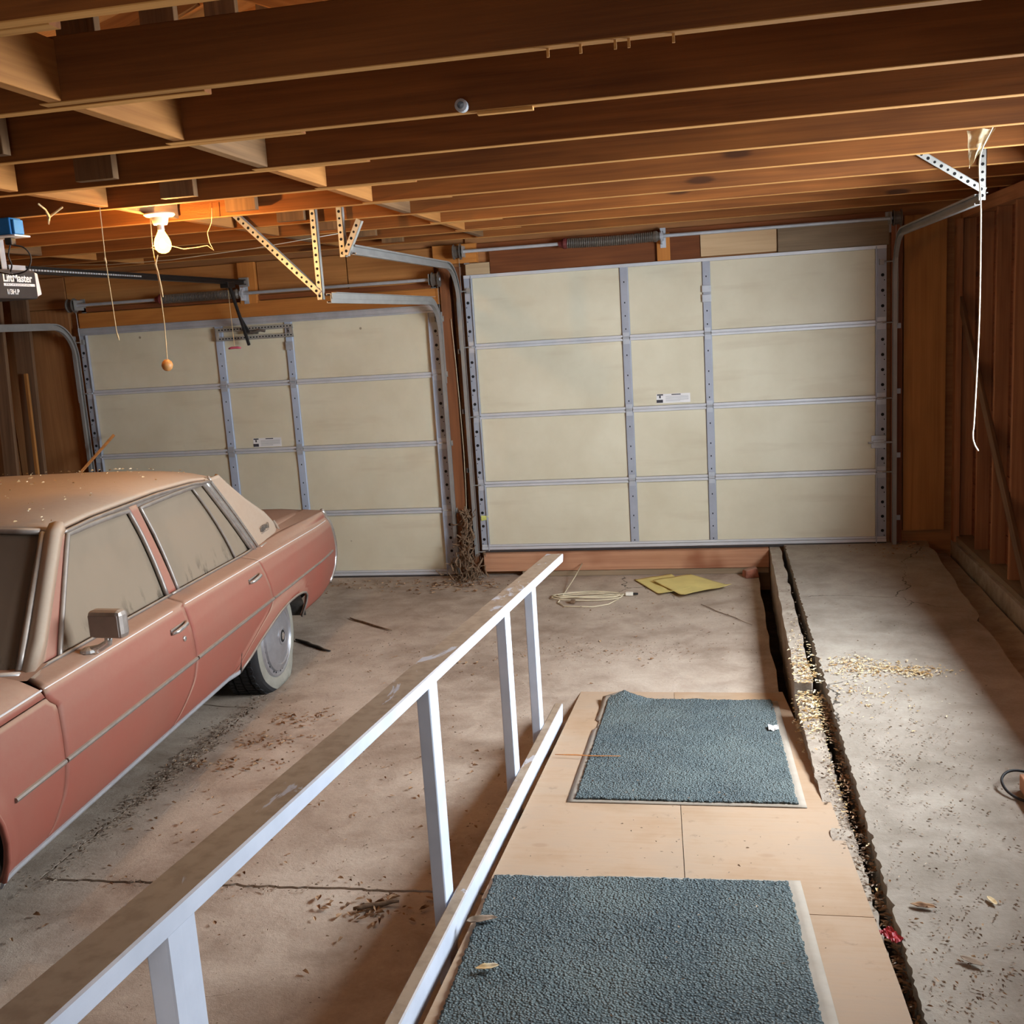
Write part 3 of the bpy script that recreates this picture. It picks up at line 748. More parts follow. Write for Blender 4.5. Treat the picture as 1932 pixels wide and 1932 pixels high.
# ---- perforated hangers
def perf_angle(name, p0, p1, parent, w=.032, up=(0, -1, 0)):
    p0 = Vector(p0); p1 = Vector(p1); d = (p1-p0); Ln = d.length; x = d.normalized(); u = Vector(up); u = (u-x*u.dot(x)).normalized(); y = u.cross(x)
    m = Matrix((x, y, u)).transposed().to_4x4(); m.translation = p0
    b = MB().box((0, -w/2, 0), (Ln, w/2, .003)).box((0, -w/2, -w), (Ln, -w/2+.003, .003))
    o = b.build(name, M['perf'], parent, m)
    h = MB(); k = 0
    while .02+k*.036 < Ln-.015:
        s = .02+k*.036
        h.lathe([(.0065 if k % 2 else .008, 0), (.0065 if k % 2 else .008, .0008)], 10, Matrix.Translation((s, .002, .0028)))
        k += 1
    hh = h.build('slot_holes', M['hole'], o, m); hh['kind'] = 'stuff'
    return o
e = empty('track_hanger', (-1.31, -2.405, 2.155), 0, 'gold-lit perforated steel hanger with long diagonal strut near the bulb', 'track hanger', 'perforated track hangers')
perf_angle('upright', (-1.318, -2.412, 2.15), (-1.318, -2.412, 2.68), e)
perf_angle('diagonal_strut', (-1.318, -2.420, 2.185), (-1.790, -2.418, 2.66), e)
e = empty('track_hanger', (-1.16, -2.405, 2.36), 0, 'short perforated steel hanger on the left track of the right door', 'track hanger', 'perforated track hangers')
perf_angle('upright', (-1.168, -2.412, 2.365), (-1.168, -2.412, 2.69), e)
perf_angle('diagonal_strut', (-1.152, -2.420, 2.375), (-1.06, -2.418, 2.55), e)
e = empty('track_hanger', (2.03, -2.405, 2.41), 0, 'perforated steel hanger with diagonal strut at the right wall', 'track hanger', 'perforated track hangers')
perf_angle('upright', (2.036, -2.412, 2.395), (2.036, -2.412, 2.70), e)
perf_angle('diagonal_strut', (2.045, -2.420, 2.435), (1.695, -2.418, 2.672), e)

# ---- timber beam under the right door
e = empty('door_sill_beam', (.03, -.06, 0), 0, 'pinkish timber beam laid on the floor under the right garage door', 'timber beam')
bbox('beam', (-1.055, -.085, .045), (1.125, .02, .186), M['doorbeam'], e)
bbox('sleeper', (-.75, -.095, .003), (1.12, .02, .043), M['board_grey'], e)

# ================================================================== DOOR OPENER
e = empty('door_opener', (-2.84, -3.0, 2.24), 0, 'charcoal garage door opener hanging above the car with its long black rail', 'door opener')
MB().box((-2.985, -3.24, 2.24), (-2.70, -2.86, 2.385)).build('motor_housing', M['opener'], e, bevel=.012)
m = MB().hexa([(-2.975, -2.86, 2.25), (-2.71, -2.86, 2.25), (-2.72, -2.80, 2.265), (-2.965, -2.80, 2.265), (-2.975, -2.86, 2.38), (-2.71, -2.86, 2.38), (-2.72, -2.815, 2.375), (-2.965, -2.815, 2.375)])
m.build('light_lens', M['lens'], e, bevel=.006)
MB().box((-2.862, -2.95, 2.385), (-2.818, -.02, 2.392)).box((-2.845, -2.95, 2.392), (-2.835, -.02, 2.418)).box((-2.862, -2.95, 2.416), (-2.818, -.02, 2.423)).build('rail', M['black_metal'], e)
m = MB()
for k in range(46): m.box((-2.818, -2.80+k*.026, 2.397), (-2.812, -2.80+k*.026+.014, 2.406))
hh = m.build('chain', M['galv'], e); hh['kind'] = 'stuff'
m = MB().box((-2.88, -.06, 2.37), (-2.80, .0, 2.44)); m.build('header_bracket', M['galv_dark'], e, bevel=.003)
MB().box((-2.875, -.40, 2.355), (-2.805, -.28, 2.40)).build('trolley', M['black_metal'], e, bevel=.005)
m = MB(); m.tube([(-2.835, -.33, 2.38), (-2.83, -.21, 2.14), (-2.83, -.10, 1.92)], .013, 8); m.tube([(-2.83, -.20, 2.13), (-2.83, -.08, 2.02)], .011, 8); m.build('arm', M['black_metal'], e)
m = MB(); m.box((-2.80, -2.99, 2.385), (-2.796, -2.95, 2.60)); m.box((-2.80, -3.02, 2.385), (-2.72, -2.92, 2.389)); m.box((-2.80, -2.935, 2.385), (-2.796, -2.80, 2.42)); m.build('hanging_strap', M['galv'], e)
m = MB().tube(smooth([(-2.305, -3.58, 2.447), (-2.255, -3.56, 2.43), (-2.235, -3.55, 2.385), (-2.262, -3.55, 2.335), (-2.33, -3.54, 2.32), (-2.42, -3.48, 2.33), (-2.58, -3.35, 2.36), (-2.74, -3.2, 2.39)]), .0035, 6); m.tube(smooth([(-2.308, -3.58, 2.447), (-2.325, -3.58, 2.40), (-2.33, -3.56, 2.36), (-2.37, -3.52, 2.335)]), .0035, 6)
m.build('power_cord', M['blackcable'], e, smooth=True)
def text(s, loc, size, rot, mat, parent, name='lettering', ext=.001, bold=0.0, shear=0, width=1.0):
    cu = bpy.data.curves.new(name, 'FONT'); cu.body = s; cu.size = size; cu.extrude = ext; cu.offset = bold; cu.shear = shear
    ob = bpy.data.objects.new('tmp_text', cu); COL.objects.link(ob)
    dg = bpy.context.evaluated_depsgraph_get(); me = bpy.data.meshes.new_from_object(ob.evaluated_get(dg)); bpy.data.objects.remove(ob)
    me.materials.clear(); me.materials.append(mat)
    mw = Matrix.Translation(loc) @ rot @ Matrix.Diagonal((width, 1, 1, 1))
    return link(bpy.data.objects.new(name, me), parent, mw)
RXF = Matrix(((0, 0, 1), (1, 0, 0), (0, 1, 0))).to_4x4()     # text facing +X, reading towards +Y
text('LiftMaster', (-2.6985, -3.13, 2.325), .056, RXF, M['letter'], e, 'brand_lettering', .0012, .0012, width=1.0)
MB().box((-2.699, -3.13, 2.303), (-2.697, -2.885, 2.316)).build('brand_bar', M['letter'], e)
text('PROFESSIONAL', (-2.6972, -3.118, 2.3055), .0125, RXF, M['ink'], e, 'bar_lettering', .0004, 0, width=2.35)
text('1/3H.P', (-2.6985, -3.115, 2.262), .036, RXF, M['letter'], e, 'power_lettering', .0012, .0006)
# red emergency handle on its cord
e = empty('release_handle', (-2.84, -.33, 1.9), 0, 'pink-red release handle dangling on a thin cord before the left door', 'pull handle')
MB().tube([(-2.855, -.31, 2.36), (-2.85, -.32, 2.1), (-2.84, -.335, 1.91)], .0022, 6).build('cord', M['string'], e)
m = MB().tube([(-2.89, -.335, 1.902), (-2.865, -.335, 1.906), (-2.84, -.335, 1.906), (-2.815, -.335, 1.906), (-2.79, -.335, 1.902)], [.006, .010, .009, .010, .006], 10); m.build('grip', M['pink'], e, smooth=True)
# blue electrical box screwed under a joist, plug of the opener hanging from it
e = empty('outlet_box', (-2.32, -3.585, 2.478), 0, 'blue plastic electrical box under a joist at the left edge, above the opener', 'outlet box')
MB().box((-2.43, -3.628, 2.484), (-2.262, -3.545, 2.5585)).build('box_shell', M['blue'], e, bevel=.005)
MB().box((-2.262, -3.622, 2.487), (-2.246, -3.555, 2.550)).build('box_lug', M['blue'], e, bevel=.004)
MB().box((-2.42, -3.6305, 2.502), (-2.318, -3.628, 2.542)).build('paper_label', M['label'], e)
MB().box((-2.46, -3.64, 2.476), (-2.236, -3.53, 2.483)).build('cover_plate', M['label'], e, bevel=.002)
MB().box((-2.322, -3.60, 2.445), (-2.286, -3.565, 2.4758)).build('plug', M['blackcable'], e, bevel=.006)

# ================================================================== BULB AND STRINGS
BX, BY = -1.722, -3.30
e = empty('ceiling_bulb', (BX, BY, ZC), 0, 'glowing bare bulb in a white porcelain holder under the joists', 'light bulb')
T = Matrix.Translation((BX, BY, 0))
MB().lathe([(0, 2.558), (.068, 2.558), (.070, 2.552), (.062, 2.545), (.040, 2.540), (.034, 2.515), (.030, 2.508), (0, 2.508)], 28, T).build('lamp_holder', M['whiteplastic'], e, smooth=True, sharp=50)
MB().lathe([(.016, 2.508), (.016, 2.485), (.014, 2.48)], 16, T).build('screw_cap', M['galv'], e)
bp = [(.014, 2.482), (.020, 2.470), (.032, 2.448), (.038, 2.428), (.0385, 2.415), (.034, 2.398), (.023, 2.385), (.010, 2.3795), (0, 2.379)]
MB().lathe(bp, 24, T).build('bulb_glass', M['bulb'], e, smooth=True)
MB().lathe([(0, 2.402), (.008, 2.404), (.013, 2.412), (.014, 2.42), (.011, 2.432), (.005, 2.445), (0, 2.447)], 16, T).build('filament', M['filament'], e, smooth=True)
MB().tube([(BX-.03, BY-.03, 2.54), (BX-.026, BY-.05, 2.40), (BX-.014, BY-.05, 2.25), (BX-.012, BY-.05, 2.05), (BX-.02, BY-.05, 1.89)], .0026, 6).build('pull_string', M['string'], e)
m = MB().tube([(BX-.004, BY-.05, 2.37), (BX-.02, BY-.052, 2.33), (BX-.012, BY-.05, 2.29), (BX-.006, BY-.05, 2.22), (BX-.003, BY-.05, 2.18)], [.003, .006, .003, .005, .003], 6); m.build('knotted_tail', M['string'], e)
MB().lathe([(0, -.027), (.012, -.025), (.022, -.016), (.027, 0), (.022, .016), (.012, .025), (.004, .028), (0, .028)], 18, Matrix.Translation((BX-.023, BY-.05, 1.868))).build('pull_ball', M['ball'], e, smooth=True)
e = empty('pull_string', (-1.802, -3.66, 2.0), 0, 'thin knotted string hanging from a joist left of the bulb', 'string')
MB().tube([(-1.801, -3.655, 2.56), (-1.804, -3.655, 2.45), (-1.806, -3.655, 2.34), (-1.800, -3.655, 2.15), (-1.797, -3.655, 2.02)], .0024, 6).build('strand', M['string'], e)
MB().tube([(-1.806, -3.655, 2.355), (-1.808, -3.655, 2.345), (-1.803, -3.655, 2.325)], [.002, .006, .003], 6).build('knot', M['string'], e)
MB().tube([(-1.797, -3.655, 2.03), (-1.794, -3.655, 2.015), (-1.790, -3.655, 1.995)], [.003, .005, .002], 6).build('frayed_end', M['string'], e)
MB().tube([(-1.60, -3.01, 2.60), (-1.605, -3.02, 2.53), (-1.632, -3.02, 2.485), (-1.628, -3.02, 2.44), (-1.61, -3.02, 2.40), (-1.64, -3.02, 2.425), (-1.68, -3.03, 2.42), (-1.75, -3.05, 2.415), (-1.81, -3.08, 2.435), (-1.835, -3.1, 2.46), (-1.86, -3.12, 2.44), (-1.875, -3.13, 2.425), (-1.85, -3.13, 2.415)], .0022, 5).build('x', M['string'])
ob = bpy.data.objects['x']; ob.name = 'loose_wire'; tag(ob, 'thin looped wire dangling from the joist right of the bulb', 'wire')
ob = MB().tube([(-4.0, -1.2, 2.56), (-3.55, -1.35, 2.535), (-3.1, -1.5, 2.50), (-2.6, -1.6, 2.49), (-2.0, -1.65, 2.515), (-1.45, -1.66, 2.56)], .0022, 6).build('sagging_cord', M['cordwhite'], smooth=True); tag(ob, 'thin pale cord sagging under the joists behind the bulb', 'cord')
ob = MB().tube([(-1.965, -3.84, 2.57), (-2.03, -3.70, 2.565), (-2.085, -3.60, 2.548), (-2.09, -3.60, 2.52), (-2.083, -3.60, 2.548), (-2.0, -3.62, 2.58)], [.004, .004, .008, .006, .006, .004], 6).build('knotted_rope', M['string'], smooth=True); tag(ob, 'knotted rope end tied around a joist above the carton', 'rope')
ROPE = [(1.80, -3.575, 2.565), (1.755, -3.575, 2.452), (1.762, -3.575, 2.261), (1.763, -3.575, 1.869), (1.752, -3.575, 1.504), (1.747, -3.575, 1.422), (1.754, -3.575, 1.384), (1.768, -3.575, 1.358)]
FILM = (1.711, 1.812, 2.421)
e = empty('hanging_rope', (1.76, -3.575, 1.36), 0, 'white rope hanging from the ceiling at the right wall', 'rope')
MB().tube(smooth(ROPE), .0028, 8).build('strand', M['cordwhite'], e, smooth=True)
def filmfn(u, v):
    x = lerp(FILM[0], FILM[1], u); x = lerp(x, FILM[0]+.012, v*.8); z = lerp(2.558, FILM[2], v)+.03*u*v
    return (x, -3.565+.02*noise.noise(Vector((u*5, v*6, 1.3)))+.012*math.sin(u*9), z)
ob = MB().grid(14, 18, filmfn).build('plastic_film', M['plastic'], smooth=True); tag(ob, 'torn scrap of cloudy plastic film hanging beside the white rope', 'plastic film')

# ================================================================== RAMP, MATS, HANDRAIL
SL = .094; Y0R = -2.64
def rz_(y): return SL*(Y0R-y)
def ramp_pt(x, y, dz=0): return (x, y, rz_(y)+dz+.004)
ramp = empty('wheelchair_ramp', (.55, -4.5, 0), 0, 'dusty plywood ramp carrying the two grey-green carpet mats', 'ramp')
def rampR(y): return interp([(-8.66, 1.205), (-5.5, 1.187), (-4.0, 1.142), (-2.6, 1.065)], y)
def plypiece(xa, xb, ya, yb, name='plywood_sheet'):
    """xa, xb functions of y; sheet 18 mm thick, ragged nothing"""
    n = 10; m = MB(); T_ = []; B_ = []
    ys_ = [lerp(ya, yb, i/n) for i in range(n+1)]
    ring = [(xa(y), y) for y in ys_]+[(xb(y), y) for y in ys_[::-1]]
    k = len(ring)
    mw = Matrix.Translation((.55, -4.5, 0))
    th = .018
    m.v = [(x-.55, y+4.5, rz_(y)+.004-(th if y < -2.75 else .003)) for x, y in ring]+[(x-.55, y+4.5, rz_(y)+.004) for x, y in ring]
    h = k//2
    for i in range(h-1):
        m.f.append((k+i, k+k-1-i, k+k-2-i, k+i+1)); m.f.append((i, i+1, k-2-i, k-1-i))
    for i in range(k): m.f.append((i, (i+1) % k, k+(i+1) % k, k+i))
    return m.build(name, M['rampply'], ramp, mw, recalc=True)
seam = lambda y: .598+(-4.2-y)*.055
plypiece(lambda y: .02, lambda y: seam(y)-.0012, -2.62, -5.03); plypiece(lambda y: seam(y)+.0012, rampR, -2.60, -5.03)
plypiece(lambda y: .025, lambda y: rampR(y), -5.034, -8.68)
for x in (.06, .58, 1.05):
    m = MB(); 
    y0, y1 = -3.0, -8.66
    m.hexa([(x-.019, y1, .002), (x+.019, y1, .002), (x+.019, y0, .002), (x-.019, y0, .002), (x-.019, y1, rz_(y1)-.016), (x+.019, y1, rz_(y1)-.016), (x+.019, y0, rz_(y0)-.016), (x-.019, y0, rz_(y0)-.016)])
    m.build('stringer', M['joist'], ramp)

def floor_mat(name, c, label, curl=None, notches=False, ins=(.035, .035, .004, .018)):
    """c = four plan corners far-left, far-right, near-right, near-left"""
    e = empty(name, (sum(p[0] for p in c)/4, sum(p[1] for p in c)/4, rz_(sum(p[1] for p in c)/4)), 0, label, 'floor mat', 'carpet mats on the ramp')
    def P2(u, v, inset=0):
        if inset: u = lerp(ins[0], 1-ins[1], u); v = lerp(ins[2], 1-ins[3], v)
        a = Vector(c[0]).lerp(Vector(c[1]), u); b = Vector(c[3]).lerp(Vector(c[2]), u); p = a.lerp(b, v); return p
    def dz(u, v):
        d = 0
        if curl: 
            r = math.hypot((u-.10)*.9, v*1.4); d += .045*max(0, 1-r/.17)**1.3
        d += .004*max(0, noise.noise(Vector((u*3, v*3, 4))))
        return d
    def f1(u, v):
        p = P2(u, v); ed = 0
        if notches and u < .001 and (int(v*22) in (6, 7)): p = P2(.02, v)
        return ramp_pt(p.x, p.y, .004+dz(u, v))
    MB().grid(40, 44, f1, flip=True).build('rubber_backing', M['matrubber'], e, smooth=True, solid=.002)
    rnd = random.Random(3)
    def f2(u, v):
        p = P2(u, v, .045); jx = jy = 0
        if u in (0, 1) or v in (0, 1): jx = rnd.uniform(-.004, .004); jy = rnd.uniform(-.004, .004)
        w = .0035*noise.noise(Vector((p.x*60, p.y*60, 0)))+.003*noise.noise(Vector((p.x*9, p.y*9, 2)))
        return ramp_pt(p.x+jx, p.y+jy, .011+dz(u, v)+w)
    MB().grid(150, 170, f2, flip=True).build('carpet_pile', M['carpet'], e, Matrix.Identity(4), smooth=True, solid=.006)
    return e
floor_mat('ramp_mat', [(.155, -2.785), (1.03, -2.785), (1.056, -4.21), (.170, -4.215)], 'grey-green carpet mat lower on the ramp with a curled far corner', True, True)
floor_mat('ramp_mat', [(.030, -4.865), (.985, -4.82), (1.045, -6.35), (.09, -6.42)], 'nearest grey-green carpet mat at the bottom edge of the picture', ins=(.002, .04, .012, .02))

# handrail
def rx(y): return -.02-.018*(-3.05-y)
def rtop(y): return .793+.0815*(-2.77-y)
hr = empty('handrail', (-.07, -4.6, 0), 0, 'white painted timber handrail with dusty top beside the ramp', 'handrail')
def slopeboard(name, ya, yb, zf, w, h, xf=rx, endcut=0):
    """board of plan width w hanging h below zf, right face at rx"""
    n = 14; m = MB(); vs_ = []
    mid = ((ya+yb)/2)
    mw = Matrix.Translation((-.07, mid, zf(mid))) @ Matrix.Rotation(-math.pi/2, 4, 'Z'); inv = mw.inverted()
    b = .004
    sec = [(-w, -h+b), (-w+b, -h), (-b, -h), (0, -h+b), (0, -b), (-b, 0), (-w+b, 0), (-w, -b)]
    for i in range(n+1):
        y = lerp(ya, yb, i/n); x = xf(y)
        for a, c in sec:
            yy = y
            if i == 0: yy = y-(endcut if c > -h/2 else 0)*0 + (-endcut if c < -h/2 else 0)
            vs_.append(inv @ Vector((x+a, yy, zf(y)+c)))
    m.v = [tuple(v) for v in vs_]
    for i in range(n):
        for j in range(8): m.f.append((i*8+j, i*8+(j+1) % 8, (i+1)*8+(j+1) % 8, (i+1)*8+j))
    m.f.append(tuple(range(8))[::-1]); m.f.append(tuple(n*8+j for j in range(8)))
    return m.build(name, M['railpaint'], hr, mw, recalc=True)
slopeboard('top_rail', -2.76, -8.3, rtop, .089, .040, endcut=.02)
lowtop = lambda y: .104+.085*(-3.05-y)
slopeboard('bottom_rail', -3.06, -8.3, lowtop, .040, .088, xf=lambda y: -.012, endcut=.03)
for y in (-3.45, -4.05, -5.12, -6.53, -7.7):
    x = min(-.0535, rx(y)-.003)-.020
    board('post', (x, y+.025, .003), (x, y+.025, rtop(y+.025)-.018), .040, .089, M['railpaint'], hr, (0, 1, 0), .003)

def leafmesh(mb, c, size, rot, tilt, curl, rng, flat=False):
    a = math.cos(rot); b = math.sin(rot); Lh = size; w = size*rng.uniform(.28, .5)
    pts = [(-Lh, 0), (-Lh*.4, w), (Lh*.3, w*.8), (Lh, 0), (Lh*.3, -w*.8), (-Lh*.4, -w)]
    n = len(mb.v)
    ctr = (c[0], c[1], c[2]+size*.05)
    mb.v.append(ctr)
    for px_, py_ in pts:
        z = curl*size*(abs(py_)/w)**1.5+tilt*px_*.4+rng.uniform(0, .12)*size
        mb.v.append((c[0]+px_*a-py_*b, c[1]+px_*b+py_*a, c[2]+max(0.0015, z+size*.04)))
    for i in range(6): mb.f.append((n, n+1+i, n+1+(i+1) % 6))
# ================================================================== CAR
A = .0706
CARM = Matrix.Translation((-1.6-.97*math.cos(A), -4.2-.97*math.sin(A), 0)) @ Matrix.Rotation(A, 4, 'Z')
car = bpy.data.objects.new('sedan_car', None); link(car, None, CARM); car.empty_display_size = .2
tag(car, 'dust-covered salmon-red four-door sedan with tan vinyl roof and a flat rear tyre', 'car')
def cb(mb, name, mat, parent=None, **k): return mb.build(name, mat, parent or car, CARM, **k)
def zc_(u): return interp([(-2.6, .80), (-.57, .805), (.6, .788), (1.6, .765), (2.95, .735)], u)
def zt_(u): return interp([(-2.6, .83), (-.57, .832), (.6, .812), (1.6, .79), (2.1, .808), (2.9, .800)], u)
AR = [(.25, 1.165), (.30, 1.29), (.345, 1.42), (.385, 1.56), (.415, 1.70), (.432, 1.84), (.436, 1.90)]     # rear arch front edge z->u
AB = [(.25, 2.205), (.34, 2.225), (.385, 2.222), (.41, 2.19), (.425, 2.13), (.436, 2.02)]
def archdist(u, z):
    best = 9
    pts = [(u_, z_) for z_, u_ in AR]+[(u_, z_) for z_, u_ in AB[::-1]]
    for (a, b), (c, d) in zip(pts, pts[1:]):
        t = max(0, min(1, ((u-a)*(c-a)+(z-b)*(d-b))/((c-a)**2+(d-b)**2+1e-9)))
        best = min(best, math.hypot(u-(a+(c-a)*t), z-(b+(d-b)*t)))
    return best
XT = [(1.8, .852), (2.2, .868), (2.85, .928)]
def sx(u, z):
    zc = zc_(u); zt = zt_(u); xt = interp(XT, u)
    p = [(.20, .885), (.254, .915), (.30, .936), (.38, .956), (.46, .966), (.52, .970), (.60, .970), (.68, .966), (zc-.02, .957), (zc, .948), (zc+.006, max(.935, xt+.012)), (zc+(zt-zc)*.6, lerp(.935, xt, .5)+(.008 if u > 2 else 0)), (zt, xt)]
    x = interp(p, z)
    if 1.0 < u < 2.5 and z < .52:
        d = archdist(u, z); x += .020*max(0, 1-d/.075)**.7
    r = math.hypot(u+1.386, z-.30)
    if abs(r-.47) < .08: x += .014*(1-abs(r-.47)/.08)
    if u > 2.5: x -= .03*((u-2.5)/.5)**2
    if u < -2.2: x -= .04*((-2.2-u)/.4)**2
    return x
def patch(mb, ul, ur, za, zb_, nu=30, nz=14, s=1):
    def f(a, b):
        z = lerp(za(0), zb_(0), b) if callable(za) else lerp(za, zb_, b)
        u = lerp(ul(z), ur(z), a); zz = z
        return (s*sx(u, zz), u, zz)
    mb.grid(nu, nz, f, flip=(s < 0))
def rows(zs):     # add patches between successive z levels to keep crease rows crisp
    return list(zip(zs, zs[1:]))
G = .0035
sFD = [(.24, -.665), (.30, -.60), (.40, -.550), (.505, -.530), (.722, -.520), (.750, -.560), (.772, -.575), (.81, -.57), (.84, -.50)]
sB = [(.24, .36), (.29, .43), (.34, .50), (.42, .585), (.518, .619), (.65, .608), (.775, .578), (.80, .60), (.84, .66)]
sC = [(.24, 1.07), (.30, 1.17), (.36, 1.30), (.42, 1.46), (.47, 1.62), (.509, 1.672), (.60, 1.64), (.70, 1.585), (.79, 1.535), (.84, 1.55)]
sT = [(.24, 2.62), (.29, 2.86), (.32, 2.93), (.38, 3.0), (.45, 3.03), (.55, 3.02), (.64, 2.975), (.74, 2.915), (.79, 2.88), (.81, 2.865)]
fn = lambda tb, o: (lambda z: interp(tb, z)+o)
def topz(u): return zt_(u)
def side_panel(name, ul, ur, s, arch=None):
    mb = MB()
    def blk(ul_, ur_, z0, z1, nu, nz, fr=None):
        fr = fr or [i/nu for i in range(nu+1)]; n_ = len(fr)-1
        def f(a, b):
            a = fr[int(round(a*n_))]; z = lerp(z0, z1, b); u0 = 0
            for it in range(5):
                u0 = lerp(ul_(z), ur_(z), a)
                if z1 > .7:
                    z = interp([(.0, z0), (.55, zc_(u0)-.02), (.68, zc_(u0)-.004), (.74, zc_(u0)+.004), (1, zt_(u0))], b)
            return (s*sx(u0, z), u0, z)
        mb.grid(n_, nz, f, flip=(s < 0))
    if arch is None:
        blk(ul, ur, .254, .62, 34, 16); blk(ul, ur, .62, .84, 34, 24)
    else:
        zt0 = arch['top']; a0, a1, a2, a3 = ul(zt0), arch['front'](zt0), arch['rear'](zt0), ur(zt0)
        us = [lerp(a0, a1, i/18) for i in range(18)]+[lerp(a1, a2, i/4) for i in range(4)]+[lerp(a2, a3, i/24) for i in range(25)]
        fr = [(u-a0)/(a3-a0) for u in us]
        blk(ul, arch['front'], .254, zt0, 18, 14); blk(arch['rear'], ur, .254, zt0, 24, 14)
        blk(ul, ur, zt0, .62, 0, 10, fr); blk(ul, ur, .62, .84, 0, 24, fr)
    return cb(mb, name, M['carpaint'], smooth=True, merge=True, solid=.014, recalc=False, solid_off=-1)
for s in (1, -1):
    side_panel('front_door', fn(sFD, G), fn(sB, -G), s)
    side_panel('rear_door', fn(sB, G), fn(sC, -G*.6), s)
    side_panel('quarter_panel', fn(sC, G*.6), fn(sT, 0), s, {'top': .436, 'front': fn(AR, 0), 'rear': fn(AB, 0)})
    # front fender (below the hood cut line) with wheel arch
    mb = MB(); R_ = .475; cu_, cz_ = -1.386, .30
    aF = lambda z: cu_-math.sqrt(max(0, R_**2-(z-cz_)**2)); aR = lambda z: cu_+math.sqrt(max(0, R_**2-(z-cz_)**2))
    def fblk(ul_, ur_, z0, z1, nu, nz):
        mb.grid(nu, nz, lambda a, b: (lambda z: (s*sx(lerp(ul_(z), ur_(z), a), z), lerp(ul_(z), ur_(z), a), z))(lerp(z0, z1, b)), flip=(s < 0))
    nose = lambda z: -2.50
    zs = [.254+(.766-.254)*i/24 for i in range(25)]
    ur_ = fn(sFD, -G)
    fblk(aR, ur_, .254, .766, 24, 26); fblk(nose, aF, .254, .766, 24, 26)
    cb(mb, 'front_fender', M['carpaint'], smooth=True, merge=True, solid=.014)
    if s > 0:
        pts = [(sx(cu_+R_*math.cos(t), cz_+R_*math.sin(t))+.004, cu_+R_*math.cos(t), cz_+R_*math.sin(t)) for t in [math.radians(-5+i*9) for i in range(21)]]
        cb(MB().tube(pts, .009, 8), 'wheel_lip', M['carpaint'], smooth=True)
        ap = [(u, z) for z, u in AR]+[(u, z) for z, u in AB[::-1]]
        cb(MB().tube([(sx(u, z)+.002, u, z) for u, z in ap], .007, 8), 'wheel_lip', M['dullchrome'], smooth=True)
# hood: wraps over the fender tops
def hoodf(a, b):
    x = lerp(-1, 1, a); u = lerp(-2.52, -.575+.0, b); ax = abs(x)
    t = [(0, 0, .895), (.55, .60, .885), (.8, .80, .868), (.90, .88, .842), (.95, .925, .815), (.97, .948, .800), (1.0, .957, .772)]
    X = interp([(q[0], q[1]) for q in t], ax); Z = interp([(q[0], q[2]) for q in t], ax)
    u = lerp(-2.52, -.578-.10*(1-ax**2), b)
    return (math.copysign(X, x), u, Z-.05*max(0, (-1.4-u)/1.1)**2)
cb(MB().grid(60, 30, hoodf, flip=True), 'hood', M['carpaint'], smooth=True, solid=.012, solid_off=1)
# cowl and windshield base
def cowl(a, b):
    x = lerp(-.90, .90, a); k = 1-(x/.9)**2; u = lerp(-.58-.10*k, -.44-.10*k, b); return (x, u, .835+.03*k+.018*b)
cb(MB().grid(30, 4, cowl, flip=True), 'cowl', M['carpaint'], smooth=True)
# trunk lid and rear panel
def trunk(a, b):
    x = lerp(-1, 1, a); ax = abs(x); u = lerp(2.05, 2.90, b); X = interp([(0, 0), (.9, .80), (1, .83)], ax)
    Z = interp([(0, .86), (.7, .85), (.9, .835), (1, .81)], ax)-.035*b**2
    return (math.copysign(X, x) if ax > 0 else 0, u, Z)
cb(MB().grid(40, 20, trunk, flip=True), 'trunk_lid', M['carpaint'], smooth=True, solid=.012, solid_off=1)
def rear(a, b):
    x = lerp(-.90, .90, a); z = lerp(.26, .80, b); return (x, interp(sT, z)-.01+.03*(1-(x/.9)**2), z)
cb(MB().grid(20, 12, rear), 'rear_panel', M['carpaint'], smooth=True)
for s in (1, -1):     # quarter top between trunk lid and crease
    def qt(a, b):
        u = lerp(1.55, 2.86, a); z0 = zt_(u); return (s*lerp(interp(XT, u)+.003, .79, b), u, z0+lerp(.03, .012, (u-1.55)/1.3)*b)
    cb(MB().grid(30, 5, qt, flip=(s < 0)), 'quarter_top', M['carpaint'], smooth=True)
    def bs(a, b):
        u = lerp(-.60, 1.62, a); return (s*lerp(.856, .80, b), u, zt_(u)+.004*b)
    cb(MB().grid(30, 3, bs, flip=(s < 0)), 'belt_ledge', M['carpaint'], smooth=True)
cb(MB().box((-.86, 2.96, .28), (.86, 3.06, .44)), 'rear_bumper', M['chrome'], bevel=.02)
cb(MB().box((-.88, -2.62, .30), (.88, -2.50, .46)), 'front_bumper', M['chrome'], bevel=.02)
cb(MB().box((-.80, -2.53, .46), (.80, -2.49, .76)), 'grille', M['chrome'], bevel=.01)
# underbody block
m = MB(); m.box((-.80, -2.4, .22), (.80, -1.95, .55)); m.box((-.86, -.85, .235), (.86, 1.10, .60)); m.box((-.62, -2.0, .22), (.62, 2.3, .55)); m.box((-.80, 2.32, .26), (.80, 2.85, .60))
cb(m, 'underbody', M['underbody'])
for cu2, r_ in ((-1.386, .50), (1.70, .54)):
    for s in (1, -1):
        mb = MB(); mb.grid(18, 2, lambda a, b: (s*lerp(.60, .950 if r_ > .5 else .915, b), cu2+r_*math.cos(math.pi*a), .25+.30*math.sin(math.pi*a) if r_ > .5 else .25+.46*math.sin(math.pi*a)))
        cb(mb, 'wheelhouse', M['wheelwell'], smooth=True)
